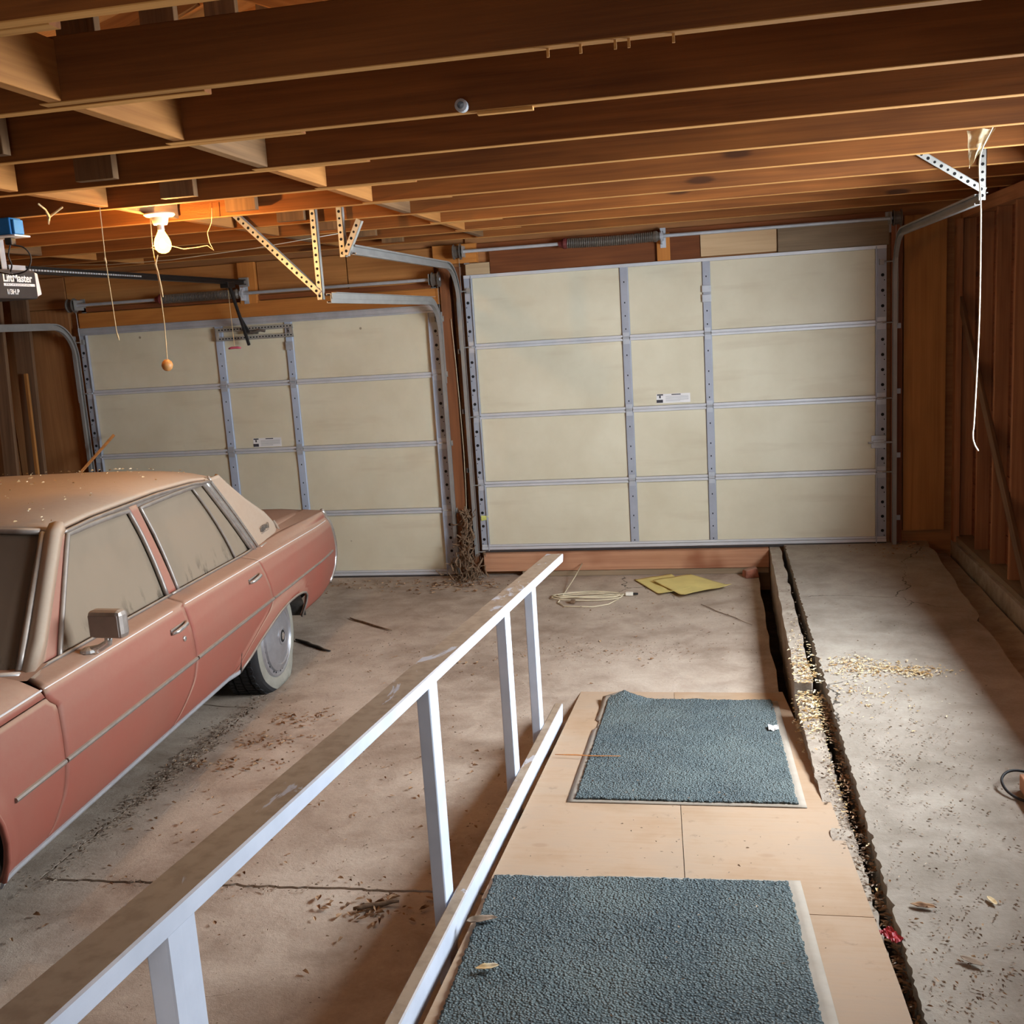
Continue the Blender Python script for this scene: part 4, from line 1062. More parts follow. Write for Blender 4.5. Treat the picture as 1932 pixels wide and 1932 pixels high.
# ---- greenhouse
def gx(z): return .852-.088*(z-.80)/.455
def gp(u, z, o=0, s=1): return (s*(gx(z)+o), u, z)
RZS = [(-.16, 1.30), (.0, 1.332), (.3, 1.356), (.8, 1.36), (1.2, 1.34), (1.45, 1.305), (1.60, 1.262), (1.68, 1.225)]
EZS = [(-.10, 1.272), (.2, 1.287), (.8, 1.288), (1.2, 1.272), (1.45, 1.247), (1.60, 1.218), (1.68, 1.19)]
def rooff(a, b):
    x = lerp(-1, 1, a); ax = abs(x); k = 1-ax**2
    u = lerp(-.085-.06*k, 1.66+.02*k, b)
    zcn = interp(RZS, u); ze = interp(EZS, u); X = interp([(0, 0), (.5, .42), (.8, .64), (.92, .725), (1, .772)], ax)
    t = X/.772; Z = lerp(zcn, ze, t**4*.75+t**12*.25)
    return (math.copysign(X, x), u, Z)
cb(MB().grid(56, 50, rooff, flip=True), 'vinyl_roof', M['vinyl'], smooth=True, solid=.012, solid_off=1)
# windows (u as function of z)
FWF = [(.815, -.300), (.95, -.200), (1.10, -.090), (1.245, .020)]; FWR = [(.80, .632), (.90, .622), (1.0, .606), (1.10, .582), (1.18, .555), (1.245, .525)]
RWF = [(.80, .748), (.90, .735), (1.0, .716), (1.10, .690), (1.18, .660), (1.245, .628)]; RWR = [(.78, 1.705), (.90, 1.618), (1.0, 1.541), (1.10, 1.458), (1.20, 1.372), (1.245, 1.33)]
VNT = [(.78, 1.475), (.90, 1.43), (1.0, 1.378), (1.10, 1.315), (1.20, 1.238), (1.245, 1.20)]
CFR = [(.775, 1.755), (.90, 1.665), (1.0, 1.59), (1.10, 1.51), (1.20, 1.425), (1.25, 1.375)]       # front edge of sail panel
CRR = [(.775, 2.10), (.79, 2.17), (.82, 2.215), (.86, 2.205), (.94, 2.11), (1.07, 1.87), (1.19, 1.68), (1.25, 1.60)]
for s in (1, -1):
    def sail(a, b):
        z = lerp(.782, 1.248, b); u = lerp(interp(CFR, z)+.03, interp(CRR, z), a)
        rr = max(0, (a-.75)/.25); return (s*(gx(z)+.008-.035*rr**2), u, z)
    cb(MB().grid(24, 26, sail, flip=(s < 0)), 'sail_panel', M['vinyl'], smooth=True, solid=.015, solid_off=-1)
    # sail base molding
    pts = [gp(1.80, .785, .016, s), gp(1.95, .782, .016, s), gp(2.12, .785, .010, s), gp(2.19, .795, .0, s), gp(2.222, .825, -.02, s), gp(2.212, .862, -.03, s)]
    cb(MB().tube(pts, .011, 8), 'sail_molding', M['dullchrome'], smooth=True)
    # backlight-side fill panel
    # A pillar
    pts = [(s*(.862), -.515, .815), (s*.845, -.40, .92), (s*.815, -.245, 1.10), (s*.785, -.10, 1.262), (s*.775, -.05, 1.285)]
    cb(MB().tube(pts, 0, prof=[(.020, -.027), (.028, 0), (.020, .027), (-.020, .027), (-.028, 0), (-.020, -.027)]), 'a_pillar', M['vinyl'], smooth=True)
    # painted front edge of the door frame, and bright header above the side glass
    def dfr(a, b):
        z = lerp(.81, 1.262, b); u1 = interp(FWF, z)-.004; return (s*(gx(z)+.002), u1-(.11-.075*b)*(1-a), z)
    cb(MB().grid(4, 12, dfr, flip=(s < 0)), 'door_frame_edge', M['carpaint'], smooth=True, solid=.01)
    def dhd(a, b):
        u = lerp(-.03, 1.36, a); z1_ = interp(EZS, u)-.010; return gp(u, lerp(1.232 if u < .6 else 1.224, z1_, b), .001, s)
    cb(MB().grid(24, 3, dhd, flip=(s < 0)), 'window_header', M['dullchrome'], smooth=True, solid=.006)
    # B pillar
    def bp_(a, b):
        z = lerp(.80, 1.262, b); k = (z-.80)/.46
        u0 = lerp(.655, .548, k**1.25); u1 = lerp(.735, .615, k**1.25); return (s*(gx(z)+.004), lerp(u0, u1, a), z)
    cb(MB().grid(6, 14, bp_, flip=(s < 0)), 'b_pillar', M['carpaint'], smooth=True, solid=.02)
def glass(name, fl, fr, z0, z1, s, o=-.006):
    def f(a, b):
        z = lerp(z0, z1, b); return gp(lerp(interp(fl, z), interp(fr, z), a), z, o, s)
    return cb(MB().grid(14, 14, f, flip=(s < 0)), name, M['sideglass'], smooth=True, solid=.004)
def frame(name, fl, fr, z0, z1, s, r=.011, o=.006, mat=None, sides='ltrb'):
    e_ = []
    zs_ = [lerp(z0, z1, i/10) for i in range(11)]
    pts = []
    if 'l' in sides: pts += [gp(interp(fl, z), z, o, s) for z in zs_]
    if 't' in sides: pts += [gp(lerp(interp(fl, z1), interp(fr, z1), i/8), z1+.004*math.sin(math.pi*i/8), o, s) for i in range(1, 8)]
    if 'r' in sides: pts += [gp(interp(fr, z), z, o, s) for z in zs_[::-1]]
    return cb(MB().tube(pts, r, 6), name, mat or M['dullchrome'], smooth=True)
for s in (1, -1):
    glass('front_window', FWF, FWR, .806, 1.236, s); glass('rear_window', RWF, VNT, .790, 1.228, s); glass('quarter_window', VNT, RWR, .780, 1.222, s)
    frame('window_frame', FWF, FWR, .81, 1.240, s, .012); frame('window_frame', RWF, RWR, .795, 1.232, s, .011)
    frame('window_divider', VNT, VNT, .785, 1.226, s, .007, .004, sides='l')
    if s > 0:
        frame('chrome_sweep', [(a, b+.028) for a, b in RWR], RWR, .785, 1.243, s, .013, .010, M['chrome'], 'l')
        frame('sail_edge_molding', [(a, b+.085) for a, b in RWR], RWR, .785, 1.262, s, .007, .014, M['chrome'], 'l')
        frame('chrome_infill', [(a, b+.057) for a, b in RWR], RWR, .785, 1.250, s, .015, .0, M['dullchrome'], 'l')
    # drip rail
    pts = [(s*.790, -.045, 1.262)]+[(s*(.787), u, interp(EZS, u)-.018) for u in [lerp(.0, 1.42, i/14) for i in range(15)]]
    cb(MB().tube(pts, .009, 6), 'drip_rail', M['dullchrome'], smooth=True)
    # belt molding
    for nm, u0, u1 in (('belt_molding', -.50, .655), ('belt_molding', .665, 1.70)):
        cb(MB().tube([(s*(.862), lerp(u0, u1, i/14), zt_(lerp(u0, u1, i/14))+.004) for i in range(15)], .007, 6), nm, M['dullchrome'], smooth=True)
# windshield and backlight
def ws(a, b):
    x = lerp(-1, 1, a); k = 1-x**2
    u = lerp(-.505-.12*k, -.105-.05*k, b); z = lerp(.842+.02*k, 1.268+.035*k, b); X = lerp(.815, .735, b)*x
    return (X, u, z)
cb(MB().grid(24, 16, ws, flip=True), 'windshield', M['windshield'], smooth=True, solid=.005)
def bl(a, b):
    x = lerp(-1, 1, a); k = 1-x**2; u = lerp(1.66, 2.10, b)+.03*k*b; z = lerp(1.222+.02*k, .865, b); return (lerp(.70, .76, b)*x, u, z)
cb(MB().grid(20, 12, bl, flip=True), 'rear_glass', M['windshield'], smooth=True, solid=.005)
edge = [(lerp(.815, .735, b)+.012, lerp(-.505, -.105, b)-.004, lerp(.842, 1.268, b)+.006) for b in [i/8 for i in range(9)]]
cb(MB().tube(edge, .013, 6), 'windshield_molding', M['dullchrome'], smooth=True)
cb(MB().tube([(ws(i/16, 1)[0], ws(i/16, 1)[1]-.004, ws(i/16, 1)[2]+.010) for i in range(17)], .014, 6), 'windshield_molding', M['dullchrome'], smooth=True)
cb(MB().tube([(ws(i/16, 0)[0]*1.04, ws(i/16, 0)[1]-.03, ws(i/16, 0)[2]-.004) for i in range(17)], .016, 6), 'cowl_molding', M['chrome'], smooth=True)
# interior: dashboard block and seats so the glass has something dark behind it
m = MB(); m.box((-.74, -.45, .5), (.74, -.05, .80)); m.box((-.70, .35, .5), (.70, .60, 1.02)); m.box((-.70, 1.35, .5), (.70, 1.6, 1.0)); m.box((-.70, -.1, .45), (.70, 1.4, .58))
cb(m, 'seats', M['underbody'], bevel=.05)
# ---- side trim
def trimstrip(name, u0, u1, zf, h, d, mat, n=40):
    mb = MB()
    prof = [(-.002, -h/2), (d*.7, -h/2+.002), (d, 0), (d*.7, h/2-.002), (-.002, h/2)]
    for i in range(n+1):
        u = lerp(u0, u1, i/n); z = zf(u)
        for a, b in prof: mb.v.append((sx(u, z+b)+a, u, z+b))
    k = len(prof)
    for i in range(n):
        for j in range(k-1): mb.f.append((i*k+j, (i+1)*k+j, (i+1)*k+j+1, i*k+j+1))
    mb.f.append(tuple(range(k))); mb.f.append(tuple(n*k+j for j in range(k))[::-1])
    return cb(mb, name, mat, recalc=True)
zT = lambda u: .513
trimstrip('side_molding', -.845, -.535, zT, .020, .011, M['dullchrome']); trimstrip('side_molding', -.525, .613, zT, .020, .011, M['dullchrome'])
trimstrip('side_molding', .626, 1.668, zT, .020, .011, M['dullchrome']); trimstrip('side_molding', 1.680, 2.90, zT, .016, .010, M['dullchrome'])
trimstrip('rocker_molding', -.92, 1.17, lambda u: .252, .030, .010, M['galv'])
zP = lambda u: zc_(u)-.006
for u0, u1 in ((-2.3, -.58), (-.565, .47), (.60, 2.86)): trimstrip('pinstripe', u0, u1, zP, .006, .0018, M['label'], 50)
cb(MB().tube([(sx(interp(sT, z), z)-.004, interp(sT, z)+.006, z) for z in [.30, .33, .38, .45, .52, .58, .64, .70, .74, .77, .80]], .015, 8), 'tail_molding', M['chrome'], smooth=True)
cb(MB().tube([(sx(interp(sT, z), z)-.05, interp(sT, z)+.022, z) for z in [.38, .43, .48, .53, .58, .63]], [.006, .022, .026, .026, .022, .006], 8), 'tail_lamp', M['redfoil'], smooth=True)
# door handles and lock
def handle(u, z):
    x = sx(u, z); e_ = MB()
    e_.box((x-.004, u-.075, z-.013), (x+.006, u+.085, z+.014)); h = cb(e_, 'door_handle', M['dullchrome'], bevel=.004)
    cb(MB().tube([(x+.008, u-.075, z-.005), (x+.024, u-.05, z-.001), (x+.027, u, z+.003), (x+.024, u+.045, z+.006), (x+.008, u+.07, z+.008)], [.008, .010, .010, .010, .008], 8), 'pull_bar', M['chrome'], h, smooth=True)
handle(.475, .704); handle(1.42, .692)
x = sx(.513, .642); cb(MB().lathe([(0, 0), (.013, 0), (.013, .006), (.009, .009), (0, .009)], 14, Matrix.Translation((x, .513, .642)) @ Matrix.Rotation(math.pi/2, 4, 'Y')), 'door_lock', M['chrome'], smooth=True, sharp=40)
# mirror
mx_, my_, mz_ = 1.012, -.19, .925
mm = Matrix.Translation((mx_, my_, mz_)) @ Matrix.Rotation(math.radians(-8), 4, 'Z')
m = MB(); m.box((-.074, -.032, -.056), (.074, .032, .056), mm)
mi = cb(m, 'wing_mirror', M['dullchrome'], bevel=.020)
m = MB(); m.box((-.064, -.0345, -.046), (.064, -.031, .038), mm); cb(m, 'mirror_shell_face', M['mirrorface'], mi, bevel=.004)
cb(MB().tube([(1.005, my_, mz_-.05), (.995, my_+.01, mz_-.08), (.96, my_+.01, mz_-.10), (.92, my_, mz_-.112)], [.017, .015, .016, .022], 10), 'mirror_stalk', M['chrome'], mi, smooth=True)
cb(MB().lathe([(.035, 0), (.03, .01), (.012, .02)], 14, Matrix.Translation((.915, my_, zt_(my_)-.012))), 'mirror_base', M['chrome'], mi)
pts = []
for i in range(61):      # flowing script strokes of the worn badge
    t = i/60; a = t*2*math.pi*6.5
    pts.append((gx(.86)+.0115, 1.885+.135*t+.009*math.sin(a), .868+.006*t+(.010+.010*abs(math.sin(t*4.3)))*math.cos(a)))
cb(MB().tube(pts, .0022, 5), 'script_badge', M['spring'], smooth=True)
cb(MB().tube([(gx(.845)+.011, 1.89, .846), (gx(.845)+.011, 2.02, .850)], .0018, 5), 'badge_underline', M['chrome'])

# ---- wheels
def wheel(u, s, flat, name='wheel'):
    WM = Matrix.Translation((0, 0, 0))
    cx = s*.84; cz = .283
    R = Matrix.Translation((cx, u, cz)) @ Matrix.Rotation(s*math.pi/2, 4, 'Y')      # local +Z outward
    R0 = .335
    prof = [(.20, -.105), (.26, -.118), (.305, -.112), (.325, -.09), (R0, -.08), (R0, -.056), (R0-.008, -.054), (R0-.008, -.048), (R0, -.046), (R0+.002, -.008), (R0-.006, -.006), (R0-.006, .0), (R0+.002, .002), (R0, .04), (R0-.008, .042), (R0-.008, .048), (R0, .05), (R0-.002, .078), (R0-.012, .092), (.318, .100), (.300, .108)]
    side = [(.300, .108), (.292, .111), (.262, .114), (.238, .108), (.228, .098)]
    def squash(mb, bulge=True):
        out = []
        for p in mb.v:
            q = R @ Vector(p)
            if flat and q.z < .10:
                k = max(0, (.10-q.z)/.15)
                if abs(q.x-cx) > .03: q.x += (.030 if q.x > cx else -.02)*min(1, k)*(1 if p[2] > 0 else 1)
            if q.z < .004: q.z = .004+.0
            out.append(tuple(q))
        mb.v = out; return mb
    t = cb(squash(MB().lathe(prof, 96, cap0=False, cap1=False)), 'tyre', M['tyre'], smooth=True, sharp=35)
    # tread blocks: zigzag grooves as raised lugs
    lug = MB()
    for i in range(72):
        a = 2*math.pi*i/72
        for (z0, z1, ph) in ((-.078, -.058, 0), (-.044, -.010, .5), (.004, .038, 0), (.052, .076, .5)):
            b0 = a+ph*2*math.pi/72; b1 = b0+2*math.pi/72*.72; zz = .004*(1 if i % 2 else -1)
            P8 = []
            for rr in (R0-.004, R0+.005):
                P8 += [(rr*math.cos(b0), rr*math.sin(b0), z0+zz), (rr*math.cos(b1), rr*math.sin(b1), z0-zz), (rr*math.cos(b1), rr*math.sin(b1), z1-zz), (rr*math.cos(b0), rr*math.sin(b0), z1+zz)]
            lug.hexa(P8)
    ll = cb(squash(lug), 'tread', M['tyre'], t); ll['kind'] = 'stuff'
    cb(squash(MB().lathe(side, 64, cap0=False, cap1=False)), 'whitewall', M['whitewall'], t, smooth=True)
    HS = 1.14
    hp = [(.206, .092), (.208, .108), (.200, .118), (.192, .120), (.186, .112), (.176, .112), (.172, .124), (.150, .134), (.142, .136), (.138, .130), (.130, .131), (.085, .140), (.060, .143), (.046, .144), (.044, .150), (.038, .152), (.036, .147), (0, .150)]
    hp = [(r_*HS, z_) for r_, z_ in hp]
    h = cb(MB().lathe(hp, 56, R, cap0=False), 'hubcap', M['hub'], smooth=True, sharp=30)
    m = MB()
    for i in range(36):
        a = 2*math.pi*i/36
        if i % 3 == 2: continue
        m.box((.1770*HS, -.0055, .1125), (.1850*HS, .0055, .1145), R @ Matrix.Rotation(a, 4, 'Z'))
    hh = cb(m, 'hubcap_slots', M['hole'], h); hh['kind'] = 'stuff'
    cb(MB().lathe([(.036, .1485), (.034, .1495), (.026, .1505), (0, .151)], 20, R), 'hub_emblem', M['underbody'], h, smooth=True)
    m = MB(); m.lathe([(.022, .1512), (.018, .1525), (0, .1528)], 16, R, cap0=True); m.box((-.006, -.018, .152), (.006, .018, .1535), R); cb(m, 'emblem_crest', M['chrome'], h)
for u in (1.70, -1.386):
    for s in (1, -1): wheel(u, s, True)

r_ = random.Random(31); mb = MB()
for i in range(150):
    a = r_.uniform(.3, .97); b = r_.uniform(.02, .9); p = CARM @ Vector(rooff(a, b)); leafmesh(mb, (p.x, p.y, p.z+.011), r_.uniform(.003, .010), r_.uniform(0, 6.3), 0, .6, r_)
tag(mb.build('roof_debris', M['husk']), 'small pale dust clumps scattered on the car roof', 'debris', kind='stuff')
# ================================================================== LEFT CORNER BOARDS
def lean(name, p0, p1, w, h, mat, label, grp=None, up=(0, -1, 0)):
    o = board(name, p0, p1, w, h, mat, None, up); tag(o, label, 'board', grp); return o
lean('leaning_board', (-4.66, -.42, .02), (-4.80, -.09, 2.40), .15, .036, M['leanboard'], 'wide dark board leaning in the left corner behind the car', 'boards leaning in the left corner')
lean('leaning_board', (-4.86, -.48, .02), (-5.02, -.10, 2.40), .12, .036, M['leanboard'], 'second dark board leaning left of the wide one in the corner', 'boards leaning in the left corner')
lean('leaning_board', (-4.555, -.56, .02), (-4.735, -.23, 1.80), .028, .025, M['joist_light'], 'thin pale stick leaning against the boards in the left corner', 'boards leaning in the left corner')
lean('leaning_stick', (-4.45, -.50, .78), (-4.10, -.10, 1.26), .02, .016, M['orange_twig'], 'short orange stick leaning near the left door track')
ob = MB().box((-5.25, -1.0, .004), (-4.83, -.62, 1.17)).build('masonry_pier', M['block'], bevel=.02); tag(ob, 'grey rough masonry pier at the left edge behind the car roof', 'pier')

# ---- cable on the post between the doors
ob = MB().tube([(-1.19, -.058, 2.02), (-1.178, -.06, 1.75), (-1.168, -.06, 1.38), (-1.163, -.06, 1.0), (-1.168, -.06, .7), (-1.178, -.062, .42)], .0022, 6).build('wall_cable', M['cable'], smooth=True); tag(ob, 'thin pale cable running down the post between the garage doors', 'cable')

# ================================================================== FLOOR THINGS
# twig nest between the doors
rnd = random.Random(11); nest = MB()
for i in range(260):
    h = rnd.random()**1.6; z = .02+.52*h; sp = lerp(.15, .045, min(1, h*1.6))
    c0 = Vector((-1.175+rnd.gauss(0, sp*.5), -.11+rnd.gauss(0, sp*.45)-.06*(1-h), z))
    d = Vector((rnd.gauss(0, .35), rnd.gauss(0, .3), rnd.gauss(.1, .8))).normalized(); Ln = rnd.uniform(.04, .12)
    p = [c0+d*Ln*(t-.5)+Vector((rnd.gauss(0, .008), rnd.gauss(0, .008), rnd.gauss(0, .008))) for t in (0, .35, .7, 1)]
    p = [Vector((v.x, min(v.y, -.06), max(.006, v.z))) for v in p]
    if (p[1]-p[0]).length < .004 or (p[3]-p[2]).length < .004 or (p[2]-p[1]).length < .004: continue
    r0 = rnd.uniform(.0025, .007); nest.tube(p, [r0, r0*1.2, r0, r0*.6], 5)
nest_o = nest.build('debris_nest', M['twig']); tag(nest_o, 'heap of dry twigs and debris piled against the post between the doors', 'debris heap', kind='stuff')

def litter(name, mat, label, cat, spots, seed, zf=lambda x, y: .004):
    r = random.Random(seed); mb = MB()
    for (x, y, rx_, ry_, n, s0, s1) in spots:
        for i in range(n):
            X = x+r.gauss(0, rx_); Y = y+r.gauss(0, ry_); 
            z = zf(X, Y)
            if z is None: continue
            leafmesh(mb, (X, Y, z+r.uniform(0, .004)), r.uniform(s0, s1)*(.55 if s1 > .0135 else .75), r.uniform(0, 6.3), r.uniform(-.5, .5), r.uniform(.0, .7), r)
    o = mb.build(name, mat); return tag(o, label, cat, kind='stuff')
def zfloor(x, y):
    if x > 1.03 or y > -.12: return None
    if x > .0 and y < -2.6: return None
    return .005
litter('leaf_litter', M['leaf'], 'dry brown leaf litter scattered over the main floor', 'leaves',
       [(-1.40, -3.05, .10, .06, 60, .012, .03), (-1.45, -3.35, .12, .06, 70, .012, .03), (-1.52, -3.62, .15, .05, 80, .012, .03), (-.8, -2.2, .5, .25, 60, .01, .03), (.2, -2.0, .4, .12, 50, .008, .022), (-.62, -3.6, .25, .3, 50, .01, .028),
        (-2.3, -.3, .5, .12, 200, .01, .035), (-1.2, -.35, .18, .10, 160, .012, .04), (-.7, -4.2, .4, .3, 40, .01, .03), (-.45, -4.75, .08, .05, 40, .015, .045), (-1.0, -4.9, .5, .3, 24, .01, .03), (-1.5, -4.3, .2, .3, 24, .012, .03), (.4, -1.4, .5, .3, 60, .006, .02)], 21, zfloor)
litter('floor_chaff', M['chaff'], 'fine grey chaff and crumbs spread over the concrete floor', 'chaff',
       [(-1.2, -2.6, .8, 1.0, 700, .003, .010), (-.2, -1.9, .8, .12, 500, .004, .014), (.5, -1.0, .5, .7, 350, .003, .009), (-1.76, -3.7, .035, .5, 1000, .004, .013), (-1.76, -3.5, .05, .45, 300, .006, .0134), (-1.2, -4.66, .4, .02, 160, .004, .012), (-.6, -4.4, .6, .7, 400, .003, .010), (-1.0, -6.0, .6, .6, 150, .003, .010)], 22, zfloor)
def zslab(x, y):
    if x < 1.25 or x > 2.10: return None
    return .203
litter('slab_chaff', M['chaff'], 'fine grey chaff spread over the raised right slab', 'chaff', [(1.45, -4.2, .18, .5, 500, .003, .011), (1.6, -2.0, .25, 1.2, 260, .003, .009), (1.42, -5.2, .12, .25, 300, .003, .011), (1.5, -3.6, .2, .35, 300, .003, .010)], 23, zslab)
litter('slab_leaves', M['leaf'], 'brown leaves and twigs gathered at the near end of the crack', 'leaves', [(1.36, -5.25, .07, .12, 50, .006, .015), (1.30, -5.6, .05, .10, 50, .010, .026), (1.5, -4.9, .12, .2, 18, .006, .015), (2.0, -.35, .15, .12, 60, .008, .025), (2.2, -.2, .1, .08, 30, .01, .03)], 24, lambda x, y: .204 if 1.25 < x < 2.2 else None)
def zcr(x, y):
    if x < 1.10: return .10 if y > -3.4 else rz_(y)+.006
    return .19 if y > -3.0 else .152 if y > -4.4 else .18
litter('seed_husks', M['husk'], 'pale yellow seed husks spilled across the crack and raised slab', 'seed husks',
       [(1.50, -2.83, .13, .05, 330, .008, .022), (1.68, -2.88, .06, .04, 160, .008, .022), (1.38, -2.72, .06, .04, 120, .008, .02), (1.35, -3.05, .08, .12, 90, .008, .02), (1.45, -3.3, .12, .15, 60, .006, .018)], 25, zslab)
litter('crack_husks', M['husk'], 'pale husks and dry stalks filling the crack beside the ramp', 'seed husks',
       [(1.17, -2.80, .035, .18, 200, .009, .026), (1.17, -3.2, .04, .16, 300, .009, .026), (1.10, -3.35, .03, .10, 120, .007, .02), (1.19, -3.9, .02, .3, 90, .007, .018), (1.17, -2.4, .03, .25, 60, .006, .018)], 26, lambda x, y: zcr(x, y) if 1.07 < x < 1.235 else None)
litter('crack_leaves', M['leaf'], 'dark brown leaves wedged in the long crack beside the ramp', 'leaves', [(1.222, -y, .012, .12, 70, .007, .024) for y in (3.3, 3.6, 3.9, 4.2, 4.5, 4.8, 5.0, 5.2, 5.4, 5.6)], 27, lambda x, y: .155+.02*noise.noise(Vector((x*30, y*9, 0))))
litter('curb_chaff', M['chaff'], 'grey chaff strewn on the curb strip right of the ramp', 'chaff', [(1.18, -4.4, .03, .5, 420, .004, .013), (1.17, -2.0, .03, .6, 160, .003, .010)], 28, lambda x, y: (.188 if y > -3.0 else .148 if y > -4.4 else .182) if 1.12 < x < 1.22 else None)
litter('ramp_crumbs', M['chaff'], 'tiny crumbs lying on the ramp plywood and mats', 'crumbs', [(.6, -4.5, .35, .9, 110, .003, .009), (.7, -5.3, .2, .5, 40, .003, .007)], 29, lambda x, y: rz_(y)+.024 if .05 < x < 1.04 and -6.3 < y < -2.8 else None)

# single leaves and bits one can point to
def leafthing(name, c, size, rot, mat, label, cat='leaf', seed=1):
    r = random.Random(seed); w = size*r.uniform(.34, .46); cu_ = r.uniform(.25, .5); tw = r.uniform(-.3, .3)
    def f(a, b):
        t = a*2-1; v = b*2-1; ww = w*(1-abs(t)**2.2)**.8*(1+.06*noise.noise(Vector((a*9, b*3, seed))))
        x = t*size; y = v*ww; z = .003+cu_*ww*v*v+.10*size*(t*t)+tw*y*t*.5+.08*size*noise.noise(Vector((a*4, b*4, seed)))
        return (x, y, max(.001, z))
    o = MB().grid(12, 6, f).build(name, mat, None, Matrix.Translation(c) @ Matrix.Rotation(rot, 4, 'Z'), smooth=True, merge=True, solid=.0008)
    return tag(o, label, cat)
leafthing('dry_leaf', (1.325, -4.925, .204), .035, -.2, M['leaf'], 'single curled brown leaf on the raised slab right of the crack')
leafthing('dry_leaf', (1.525, -4.88, .204), .024, 1.9, M['husk'], 'small pale upright leaf on the slab near the right edge')
leafthing('dry_leaf', (1.40, -5.19, .206), .032, -.6, M['chaff'], 'pale grey leaf among the litter beside the near end of the crack', seed=4)
leafthing('dry_leaf', (.135, -5.46, rz_(-5.46)+.024), .032, .3, M['husk'], 'oval tan leaf lying on the nearest mat')
leafthing('mat_leaf_cluster', (.062, -5.2, rz_(-5.2)+.02), .045, .3, M['chaff'], 'crumpled grey leaf at the left edge of the nearest mat', seed=8)
leafthing('yellow_leaf', (1.262, -5.66, .205), .032, 1.2, plain('amber_leaf', (196, 140, 60), .8), 'amber yellow leaf at the near end of the crack', seed=5)
def scrapf(u, v): return (lerp(-.03, .03, u), lerp(-.045, .045, v)*(1-.25*u), .012+.014*abs(u-.4)+.01*noise.noise(Vector((u*3, v*3, 0))))
ob = MB().grid(6, 6, scrapf).build('paper_scrap', M['label'], None, Matrix.Translation((.985, -3.28, rz_(-3.28)+.012)) @ Matrix.Scale(.75, 4), solid=.001); tag(ob, 'torn white paper scrap on the right side of the lower mat', 'paper')
def foil(u, v): return (lerp(-.028, .028, u), lerp(-.045, .045, v), .02*noise.noise(Vector((u*4, v*4, 3)))+.022+.02*(u-.5)**2)
ob = MB().grid(9, 9, foil).build('red_wrapper', M['redfoil'], None, Matrix.Translation((1.212, -5.07, .182)) @ Matrix.Rotation(.5, 4, 'Z') @ Matrix.Scale(.75, 4), solid=.001); tag(ob, 'crumpled red wrapper stuck in the crack beside the ramp', 'wrapper')
# sticks
def stick(p0, p1, r, mat, label, name='stick'):
    p0 = Vector(p0); p1 = Vector(p1); rr = random.Random(int(abs(p0.x)*100)); pts = [p0.lerp(p1, t)+Vector((rr.gauss(0, .004), rr.gauss(0, .004), 0)) for t in [i/6 for i in range(7)]]
    o = MB().tube(pts, [r*.6, r, r*1.1, r, r, r*.8, r*.5], 6).build(name, mat, smooth=True); return tag(o, label, 'stick')
stick((-1.78, -1.22, .010), (-1.38, -1.52, .010), .007, M['twig'], 'thin dark stick on the floor to the right of the car tail')
stick((-1.97, -1.72, .012), (-1.65, -1.96, .012), .011, M['black_metal'], 'short black rod on the floor beside the rear wheel', 'metal_rod')
stick((-.50, -4.78, .016), (-.36, -4.72, .016), .010, M['twig'], 'stubby twig among leaves near the railing shadow')
stick((.045, -3.70, .118), (.33, -3.72, .125), .0025, M['orange_twig'], 'long thin orange stem lying across the edge of the lower mat', 'dry_straw')
stick((.63, -.95, .008), (.95, -1.45, .010), .003, M['twig'], 'thin bent stem on the floor near the dark trench', 'dry_straw')

# yellow papers
def sheet(name, corners, label, zc=0, seed=1, fold=0):
    c = [Vector((x, y, 0)) for x, y in corners]
    def f(u, v):
        p = c[0].lerp(c[1], u).lerp(c[3].lerp(c[2], u), v)
        z = .008+zc+.010*(noise.noise(Vector((u*2.2, v*2.2, seed)))+.4)+fold*max(0, v-.86)*.25
        return (p.x, p.y, max(.004+zc, z))
    o = MB().grid(18, 18, f, flip=True).build(name, M['yellowpaper'], smooth=True, solid=.0008); return tag(o, label, 'paper', 'yellow papers on the floor')
sheet('yellow_paper', [(.13, -.26), (.40, -.105), (.56, -.56), (.36, -.74)], 'yellow paper sheet lying partly under another before the right door', 0, 1, .5)
sheet('yellow_paper', [(.27, -.34), (.55, -.17), (.845, -.56), (.52, -.82)], 'upper yellow paper sheet with curled front edge before the right door', .012, 5, .5)
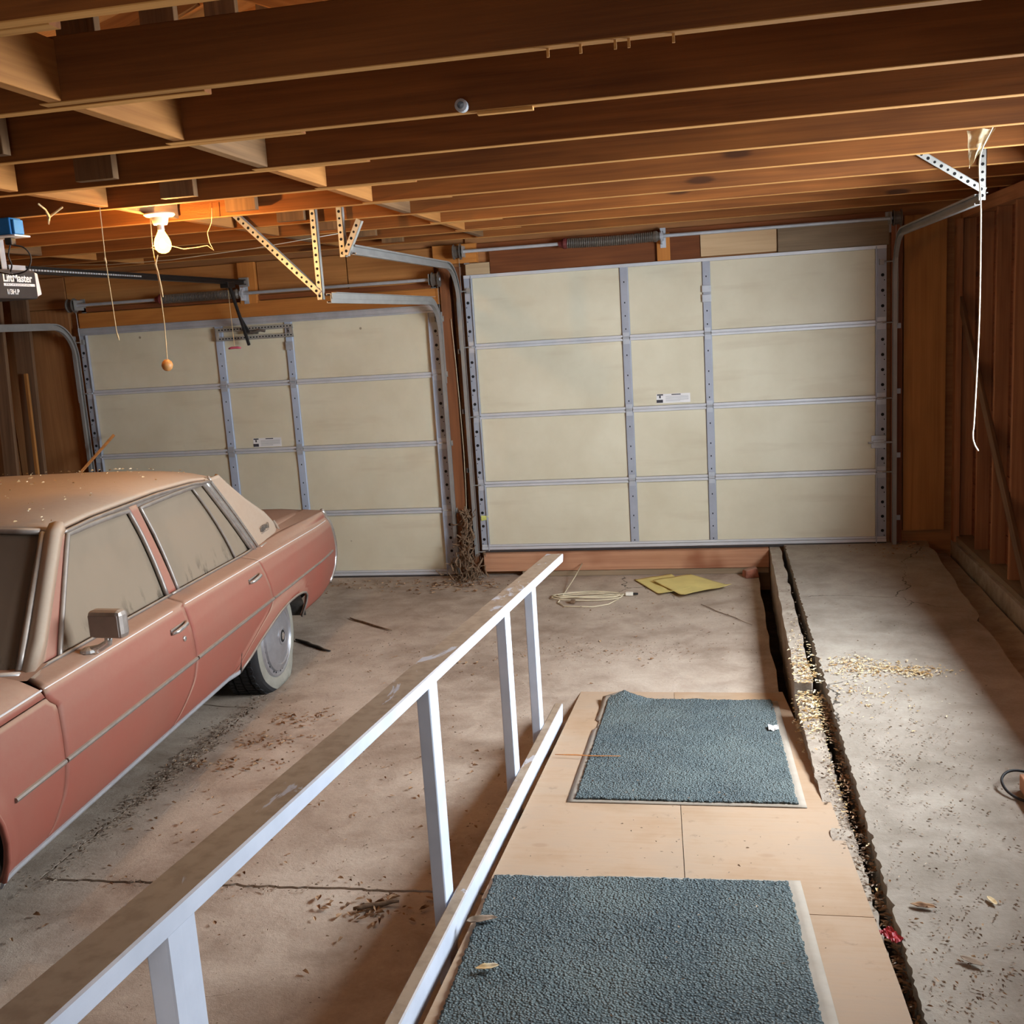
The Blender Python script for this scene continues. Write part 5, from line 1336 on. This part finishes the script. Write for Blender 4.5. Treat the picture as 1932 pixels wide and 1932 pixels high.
# cord coil
pts = []
rr = random.Random(4)
for i in range(120):
    t = i/119; a = t*2*math.pi*3.6
    cx_ = -.17+.03*math.sin(a*.31); r1 = .24+.05*math.sin(a*.7); r2 = .085+.03*math.cos(a*.53)
    pts.append((cx_+r1*math.cos(a), -.72+r2*math.sin(a)+.02*math.sin(a*.5), .008+.004*t*3+.003*math.sin(a*2)))
pts += [(.02, -.70, .014), (.10, -.695, .014)]
e = empty('extension_cord', (-.17, -.74, 0), 0, 'loosely coiled cream extension cord on the floor before the sill beam', 'cord')
MB().tube(pts, .0042, 6).build('cable_coil', M['cable'], e, smooth=True)
MB().box((.10, -.712, .006), (.155, -.680, .030)).build('socket', M['whiteplastic'], e, bevel=.005); MB().box((.155, -.704, .010), (.19, -.688, .024)).build('plug', M['blackcable'], e, bevel=.004)
MB().tube([(-.36, -.88, .008), (-.30, -.97, .008), (-.10, -.99, .008), (.0, -.93, .008), (.06, -.80, .010)], .004, 6).build('loose_loop', M['cable'], e, smooth=True)
MB().tube([(-.28, -.10, .10), (-.31, -.30, .05), (-.345, -.6, .012), (-.36, -.88, .008)], .004, 6).build('lead', M['cable'], e, smooth=True)
MB().box((-.27, -.90, .005), (-.235, -.86, .028)).build('plug', M['twig'], e, bevel=.006)
# broken brick
m = MB().hexa([(-.055, -.045, 0), (.05, -.05, 0), (.06, .04, 0), (-.05, .05, 0), (-.05, -.04, .06), (.035, -.045, .075), (.055, .035, .07), (-.045, .045, .05)])
ob = m.build('brick_piece', M['brick'], None, Matrix.Translation((.985, -.20, .003)) @ Matrix.Rotation(.35, 4, 'Z'), bevel=.008); tag(ob, 'broken piece of red brick at the end of the sill beam', 'brick')
# wire loop and wood piece at right edge
ob = MB().tube(smooth([(1.90, -4.02, .215), (1.80, -4.04, .24), (1.745, -4.10, .235), (1.75, -4.17, .215), (1.80, -4.23, .208), (1.88, -4.27, .215), (1.95, -4.25, .23), (1.98, -4.15, .24)]), .005, 7).build('wire_loop', M['blackcable'], smooth=True); tag(ob, 'dark looped wire on the slab at the right edge', 'wire')
ob = bbox('scrap_timber', (1.80, -4.75, .204), (1.98, -4.12, .262), M['doorbeam'], None, 'y'); tag(ob, 'short timber offcut lying on the slab at the right edge', 'timber')
bpy.context.view_layer.update()
